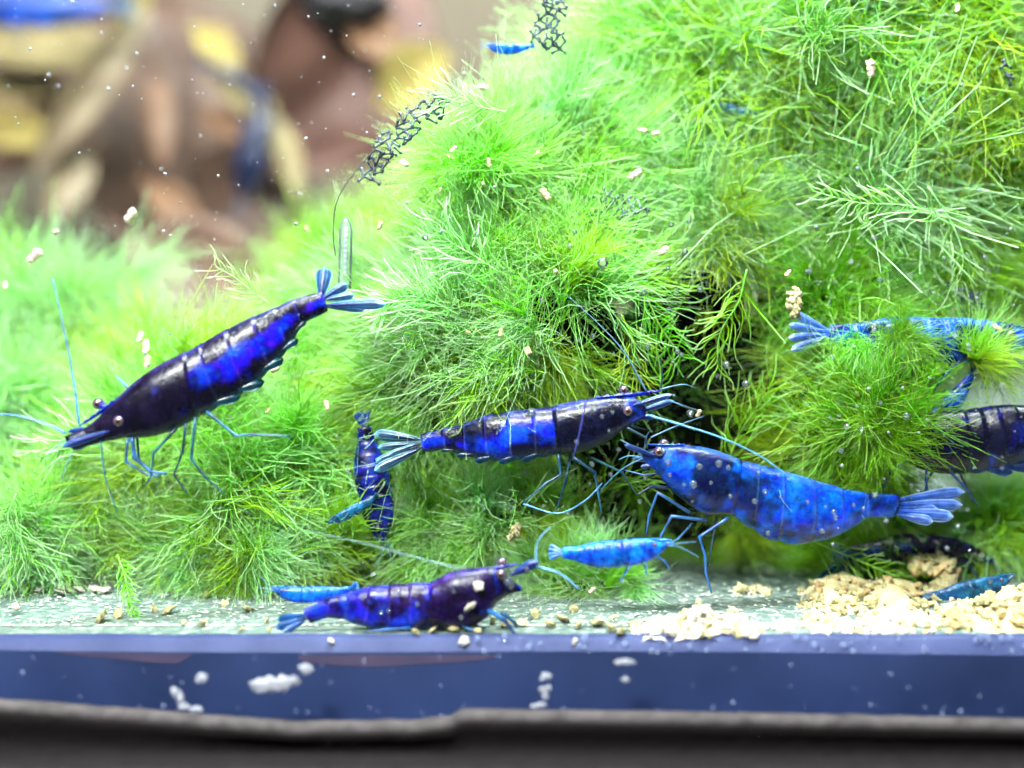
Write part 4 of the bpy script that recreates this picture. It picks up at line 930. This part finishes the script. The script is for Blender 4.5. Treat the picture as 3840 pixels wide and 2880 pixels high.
crumb_V = [lump(3, 40 + i, 0.75, 2.0, 1.0, 0.8 + 0.1 * i, 0.75) for i in range(6)]; crm = {}
def crumb(name, mat, loc, r, parent=None, flat=1.0):
    key = (R.randrange(6), mat.name)
    if key not in crm:
        crm[key] = mesh('crumb', *crumb_V[key[0]]); crm[key].materials.append(mat)
    o = bpy.data.objects.new(name, crm[key]); C.objects.link(o); o.location = loc * S
    if parent: o.parent = parent
    o.scale = (r * R.uniform(0.8, 1.3), r * R.uniform(0.8, 1.2), r * R.uniform(0.7, 1.1) * flat); o.rotation_euler = (R.uniform(-.5, .5) if flat < 0.6 else R.uniform(0, 6), R.uniform(-.4, .4), R.uniform(0, 6))
    return o
def heap(label, outline, Y0, Y1, n, mats, rmin, rmax, cat='fish food', mound=True, seed=1):
    """outline: list of (px, row of the top of the heap); the heap stands on the floor between depths Y0 and Y1"""
    xs = [p[0] for p in outline]; ys = [p[1] for p in outline]
    Ym = (Y0 + Y1) / 2; base = Vector((P((xs[0] + xs[-1]) / 2, 2300, Ym).x, Ym, 0))
    e = empty('food_heap', base, label, cat)
    def top(px): return max(0.02, P(px, float(np.interp(px, xs, ys)), Y1).z)
    if mound:
        nu, nv = 60, 14; V = []
        for i in range(nu + 1):
            px = xs[0] + (xs[-1] - xs[0]) * i / nu
            for j in range(nv + 1):
                v = j / nv; y = Y0 + (Y1 - Y0) * v * 1.3
                prof = math.sin(min(1, v * 1.3) * math.pi / 2) ** 0.8 if v < 0.77 else math.cos((v - 0.77) / 0.23 * math.pi / 2)
                x = P(px, 2300, y).x
                V.append(Vector((x, y, max(-0.05, top(px) * prof * 0.92 + 0.10 * noise.noise(Vector((x * 3.5, y * 3.5, seed))) + 0.05 * noise.noise(Vector((x * 11, y * 11, seed))) - 0.03))) - base)
        F = [(i * (nv + 1) + j, (i + 1) * (nv + 1) + j, (i + 1) * (nv + 1) + j + 1, i * (nv + 1) + j + 1) for i in range(nu) for j in range(nv)]
        ob('packed_food', mesh('packed_food', V, F), mats[0], e)
    for i in range(n):
        px = R.uniform(xs[0], xs[-1]); v = R.random() ** 0.8; y = Y0 + (Y1 - Y0) * v
        z = top(px) * math.sin(max(0.05, v) * math.pi / 2) ** 0.8 * R.uniform(0.75, 1.0)
        r = R.uniform(rmin, rmax) * (1.6 if R.random() < 0.12 else 1) * PXCM(y)
        crumb('crumb', R.choice(mats), Vector((P(px, 2300, y).x, y, z)) - base, r, e)
    return e
heap('fluffy white food heap spilling over the seam', [(2370, 2410), (2440, 2330), (2540, 2300), (2620, 2262), (2690, 2320), (2745, 2275), (2800, 2320), (2850, 2410)], 0.06, 0.5, 280, [M_white, M_white, M_white, M_cream], 5, 15, seed=1)
heap('wide yellow food heap with brown bits beside the white one', [(2990, 2400), (3040, 2180), (3120, 2150), (3250, 2170), (3330, 2150), (3450, 2190), (3560, 2210), (3700, 2230), (3900, 2190)], 0.7, 1.75, 290, [M_cream, M_cream, M_cream, M_ochre, M_white, M_ochre], 5, 13, seed=2)
heap('low whitish food heap in front of the yellow one', [(3010, 2410), (3060, 2370), (3200, 2330), (3330, 2300), (3430, 2330), (3520, 2390)], 0.14, 0.6, 160, [M_white, M_cream, M_white], 6, 18, seed=3)
heap('ochre food bank along the seam under the teal shrimp', [(3500, 2330), (3600, 2260), (3700, 2230), (3800, 2200), (3960, 2180)], 0.2, 1.0, 150, [M_cream, M_ochre, M_cream], 7, 24, seed=4)
heap('lone white crumb lump next to the fluffy white heap', [(2850, 2415), (2900, 2375), (2950, 2370), (2985, 2410)], 0.22, 0.45, 14, [M_white], 10, 24, mound=False, seed=5)
heap('rough cream lump behind the yellow heap', [(3420, 2130), (3460, 2070), (3540, 2075), (3570, 2140)], 1.7, 2.0, 26, [M_cream, M_cream, M_ochre], 14, 30, mound=False, seed=6)
heap('small pale yellow crumb cluster in front of the brown shadow', [(2760, 2240), (2800, 2185), (2850, 2200), (2890, 2245)], 1.6, 1.9, 20, [M_cream, M_white], 9, 18, mound=False, seed=7)
def fcrumb(label, x, y, r, mat, group, flat=0.6):
    Y = floor_Y(y + r * 0.5); o = crumb('crumb', mat, Vector((P(x, y, Y).x, Y, 0.02 + r * 0.4 * PXCM(Y))), r * PXCM(Y), None, flat)
    return tag(o, label, 'fish food', group)
for x, y, r in [(630, 2292, 24), (380, 2322, 26), (445, 2308, 22), (580, 2290, 14), (720, 2210, 16), (775, 2232, 18), (690, 2340, 14), (760, 2345, 16), (905, 2365, 14), (930, 2290, 16), (985, 2150, 18), (890, 2180, 14), (1000, 2335, 14), (1700, 2365, 16), (1750, 2350, 20), (1790, 2370, 16), (1850, 2330, 18), (1900, 2340, 20), (1960, 2340, 18), (2010, 2310, 22), (2060, 2345, 20), (2110, 2325, 24), (2150, 2290, 20), (2170, 2350, 20), (2240, 2340, 22), (2290, 2360, 20), (2330, 2375, 20), (2300, 2320, 14), (1620, 2370, 16), (1560, 2378, 14), (840, 2270, 12), (1010, 2370, 14)]:
    fcrumb('small yellow food crumb lying on the bare floor', x, y, r, R.choice([M_cream, M_cream, M_cream]), 'yellow crumbs on the floor')
for x, y, r in [(175, 2190, 26), (240, 2205, 30), (150, 2215, 22), (275, 2180, 26), (225, 2225, 24), (355, 2212, 24), (390, 2215, 22), (660, 2130, 24), (630, 2145, 16), (300, 2215, 18), (3050, 2020, 26), (3600, 1860, 30), (3700, 1840, 36), (3480, 1900, 30), (1860, 1950, 34), (1780, 1960, 26)]:
    fcrumb('white flake lying flat on the floor by the moss', x, y, r, M_white, 'white flakes on the floor', 0.3)
# egg-like crumb clusters hanging in the moss
def cluster(label, pts, Y, mat):
    e = empty('crumb_cluster', P(*pts[0][:2], Y), label, 'fish food'); b = P(*pts[0][:2], Y)
    for x, y, r in pts: crumb('crumb', mat, P(x, y, Y + R.uniform(-.05, .05)) - b, r * PXCM(Y), e)
cluster('knobbly yellow crumb cluster hanging in the moss over the hollow', [(2985, 1085, 12), (2965, 1105, 16), (2990, 1110, 18), (2975, 1130, 20), (2998, 1132, 15), (2962, 1150, 16), (2985, 1160, 20), (2975, 1180, 16), (2992, 1182, 13)], 1.15, M_cream)
cluster('pale crumb cluster in the moss under the navy striped shrimp', [(1930, 1985, 16), (1945, 1975, 14), (1925, 2005, 18), (1915, 2020, 14), (1940, 2000, 12)], 1.2, M_cream)

# ------------------------------------------------------------------ bubbles, specks, residue
M_bub = clear_mat('bubble_skin', (0.97, 0.99, 1.0), 1.0, 0.42, (0.75, 0.88, 1.0), 0.05)
M_speck = noise_mat('speck_white', (0.13, 0.15, 0.19), (0.28, 0.30, 0.33), 900, 0.5, 3)
V, F = ico(3); bub_me = mesh('bubble', V, F); bub_me.materials.append(M_bub)
def bubble(label, x, y, r, Y, group, mat=None):
    o = bpy.data.objects.new('bubble', bub_me); C.objects.link(o); o.location = P(x, y, Y) * S; s = r * PXCM(Y); o.scale = (s, s, s)
    return tag(o, label, 'bubble', group)
for x, y, r in cb([(1468, 290), (1512, 335), (1362, 485), (1575, 310), (1095, 310), (985, 330), (1555, 420), (1330, 320), (1150, 245), (430, 490)]) and [(a, b, c) for (a, b), c in zip(cb([(1468, 290), (1512, 335), (1362, 485), (1575, 310), (1095, 310), (985, 330), (1555, 420), (1330, 320), (430, 490)]), (12, 9, 9, 7, 15, 6, 6, 6, 8))]:
    bubble('tiny bubble clinging to the navy striped shrimp', x, y, r, 0.66, 'bubbles on the navy striped shrimp')
for (x, y), r in zip(cc_([(498, 438), (530, 345), (365, 325), (375, 388), (630, 330), (342, 265), (680, 350), (870, 475), (815, 525), (690, 500), (1225, 580), (1235, 610), (885, 690), (1090, 530), (1165, 680), (450, 440), (590, 430), (1330, 545), (950, 500), (1380, 560)]), (15, 12, 14, 8, 14, 10, 9, 10, 10, 9, 10, 10, 9, 8, 10, 7, 7, 7, 6, 8)):
    bubble('tiny bubble clinging to the bright blue shrimp', x, y, r, 0.72, 'bubbles on the bright blue shrimp')
for (x, y), r in zip(cd([(1490, 300), (1610, 298), (1590, 365), (1605, 390), (1700, 292), (1050, 500), (835, 550), (880, 540), (935, 430), (1265, 425), (1310, 578), (1290, 325), (1332, 285)]), (16, 14, 18, 14, 9, 9, 9, 8, 9, 8, 10, 9, 9)):
    bubble('tiny bubble clinging to the violet blue shrimp', x, y, r, 0.14, 'bubbles on the violet blue shrimp')
bubble('large pale bubble in the moss above the hollow', 2260, 985, 21, 1.15, 'bubbles in the moss')
for x, y, r in [(2517, 842, 10), (2583, 830, 8), (2568, 944, 12), (2505, 1005, 9), (2414, 1098, 12), (2537, 1093, 9), (2508, 1160, 9), (2625, 1085, 12), (2430, 1300, 10), (2540, 1318, 11), (2523, 1357, 8), (2724, 1368, 14), (2555, 1330, 9), (2589, 1550, 14), (2796, 1440, 14), (2190, 503, 7), (2155, 870, 9), (2225, 1260, 9), (1790, 880, 11), (1595, 890, 12), (3400, 1560, 14), (3175, 1600, 12), (3230, 1612, 14), (3155, 1690, 11), (2740, 1725, 10), (2580, 1740, 10), (2420, 1790, 9), (1815, 1905, 8), (2220, 1740, 11), (2290, 1780, 9), (2400, 1880, 9), (2130, 1925, 10), (3300, 1050, 11)]:
    bubble('small bubble caught among moss strands', x, y, r, 1.1, 'bubbles in the moss')
cr_me = {}
for (x, y), r, Y in zip(cd([(1412, 390), (1362, 515), (1325, 715), (1985, 722), (540, 715)]), (20, 24, 18, 14, 12), (0.12, 0.12, 0.04, 0.04, 0.04)):
    tag(crumb('crumb', M_white, P(x, y, Y), r * PXCM(Y), None, 0.8), 'white crumb stuck near the violet blue shrimp', 'crumb', 'white crumbs near the glass')
# residue on the outer face of the pane
YG = -0.475
M_res = clear_mat('dried_film', (0.9, 0.93, 1.0), 0.4, 0.3, (0.40, 0.42, 0.46), 0.5)
def residue(label, pts):
    b = P(*pts[0][:2], YG); parts = []
    for i, (x, y, rx, ry) in enumerate(pts):
        v, f = lump(3, i + x * 0.01, 0.7, 2.2, rx * PXCM(YG), 0.012, ry * PXCM(YG)); c = P(x, y, YG) - b
        parts.append(([q + c for q in v], f))
    V, F = joinm(parts)
    return tag(ob('residue', mesh('residue', V, F), M_res, loc=b), label, 'residue', 'dried marks on the pane')
residue('long white dried mark on the pane over the navy seam', [(980, 2572, 38, 24), (1020, 2568, 44, 27), (1065, 2560, 40, 25), (1100, 2552, 26, 18)])
residue('small round white dried mark beside the long one', [(758, 2542, 19, 18), (742, 2555, 9, 7)])
residue('pale dried dot above the long mark', [(1145, 2510, 24, 20), (1165, 2512, 12, 8)])
residue('pale hooked mark above the step in the rim', [(2035, 2585, 14, 10), (2058, 2580, 10, 12), (2045, 2610, 12, 16), (2030, 2642, 18, 8), (2005, 2648, 14, 7)])
residue('scaly dried mark at the rim under the painted reflection', [(655, 2595, 14, 18), (675, 2620, 16, 20), (690, 2650, 20, 14), (735, 2660, 24, 10)])
residue('oval dried drop mark over the navy seam', [(2345, 2482, 40, 11), (2320, 2486, 14, 10)])
residue('small bright dried drop over the navy seam', [(2345, 2548, 15, 12)])
residue('double dried drop mark over the navy seam', [(2050, 2536, 20, 12), (2035, 2546, 10, 7)])
residue('white dried crust on the rim ledge', [(2300, 2842, 26, 13), (2340, 2838, 24, 12), (2400, 2832, 30, 9), (2260, 2855, 14, 8)])
# specks too many to count
rr = random.Random(77); parts = []
V0, F0 = lump(1, 3, 0.4, 1.5)
def speck(x, y, r, Y, fl=0.6): 
    a = rr.uniform(0, 3); k = PXCM(Y) * r; c = P(x, y, Y); sx = rr.uniform(0.7, 1.5)
    ca2, sa2 = math.cos(a), math.sin(a)
    parts.append(([c + Vector(((v.x * sx * ca2 - v.z * sa2) * k, v.y * k * fl, (v.x * sx * sa2 + v.z * ca2) * k)) for v in V0], F0))
for i in range(150): speck(rr.uniform(-40, 1750), rr.uniform(0, 900) ** 1.0, rr.choice([2, 2.3, 2.6, 3, 4, 6]), rr.uniform(0.3, 2.2))
for i in range(130): speck(rr.uniform(-40, 3880), rr.uniform(0, 2380), rr.choice([2.3, 2.6, 3, 4, 6]), rr.uniform(0.0, 1.0))
for i in range(90): speck(rr.uniform(3000, 3880), rr.uniform(600, 2100), rr.choice([3, 3.5, 4.5, 6.5]), rr.uniform(0.0, 1.0))
V, F = joinm(parts); o = ob('suspended_specks', mesh('suspended_specks', V, F), M_speck); o['kind'] = 'stuff'; o['label'] = 'fine white specks drifting in the water'
parts = []
for i in range(80): speck(rr.uniform(-40, 3880), rr.choice([rr.uniform(2400, 2690), rr.uniform(2440, 2690), rr.gauss(2670, 15)]), rr.choice([3, 3, 4, 5, 6, 8]), YG, 0.3)
for i in range(60): speck(rr.uniform(1700, 3880), rr.uniform(2385, 2450), rr.choice([6, 8, 11, 14]), -0.01, 0.5)
M_film = clear_mat('speck_film', (0.9, 0.93, 1.0), 0.4, 0.3, (0.35, 0.42, 0.62), 0.22)
V, F = joinm(parts); o = ob('pane_specks', mesh('pane_specks', V, F), M_film); o['kind'] = 'stuff'; o['label'] = 'dried specks on the pane over the seam'
parts = []
for i in range(2600):
    py = 2100 + 300 * rr.random() ** 0.7; Y = max(0.45, floor_Y(py)); px = rr.uniform(-60, 3900); k = PXCM(Y) * rr.choice([3, 4, 5, 7, 9])
    c = Vector((P(px, py, Y).x, Y, 0.008)); a = rr.uniform(0, 6.3)
    V1 = [c + Vector((math.cos(a + q) * k * rr.uniform(.6, 1.4), math.sin(a + q) * k * rr.uniform(.6, 1.4), 0.004 * rr.random())) for q in (0, 1.26, 2.5, 3.8, 5.0)] 
    V1.append(c + Vector((0, 0, 0.35 * k + 0.006)))
    parts.append((V1, [(0, 1, 5), (1, 2, 5), (2, 3, 5), (3, 4, 5), (4, 0, 5)]))
V, F = joinm(parts); o = ob('floor_flakes', mesh('floor_flakes', V, F, False), noise_mat('flake_pale', (0.26, 0.31, 0.25), (0.58, 0.62, 0.52), 260, 0.4, 2)); o['kind'] = 'stuff'; o['label'] = 'fine pale flakes scattered over the floor'
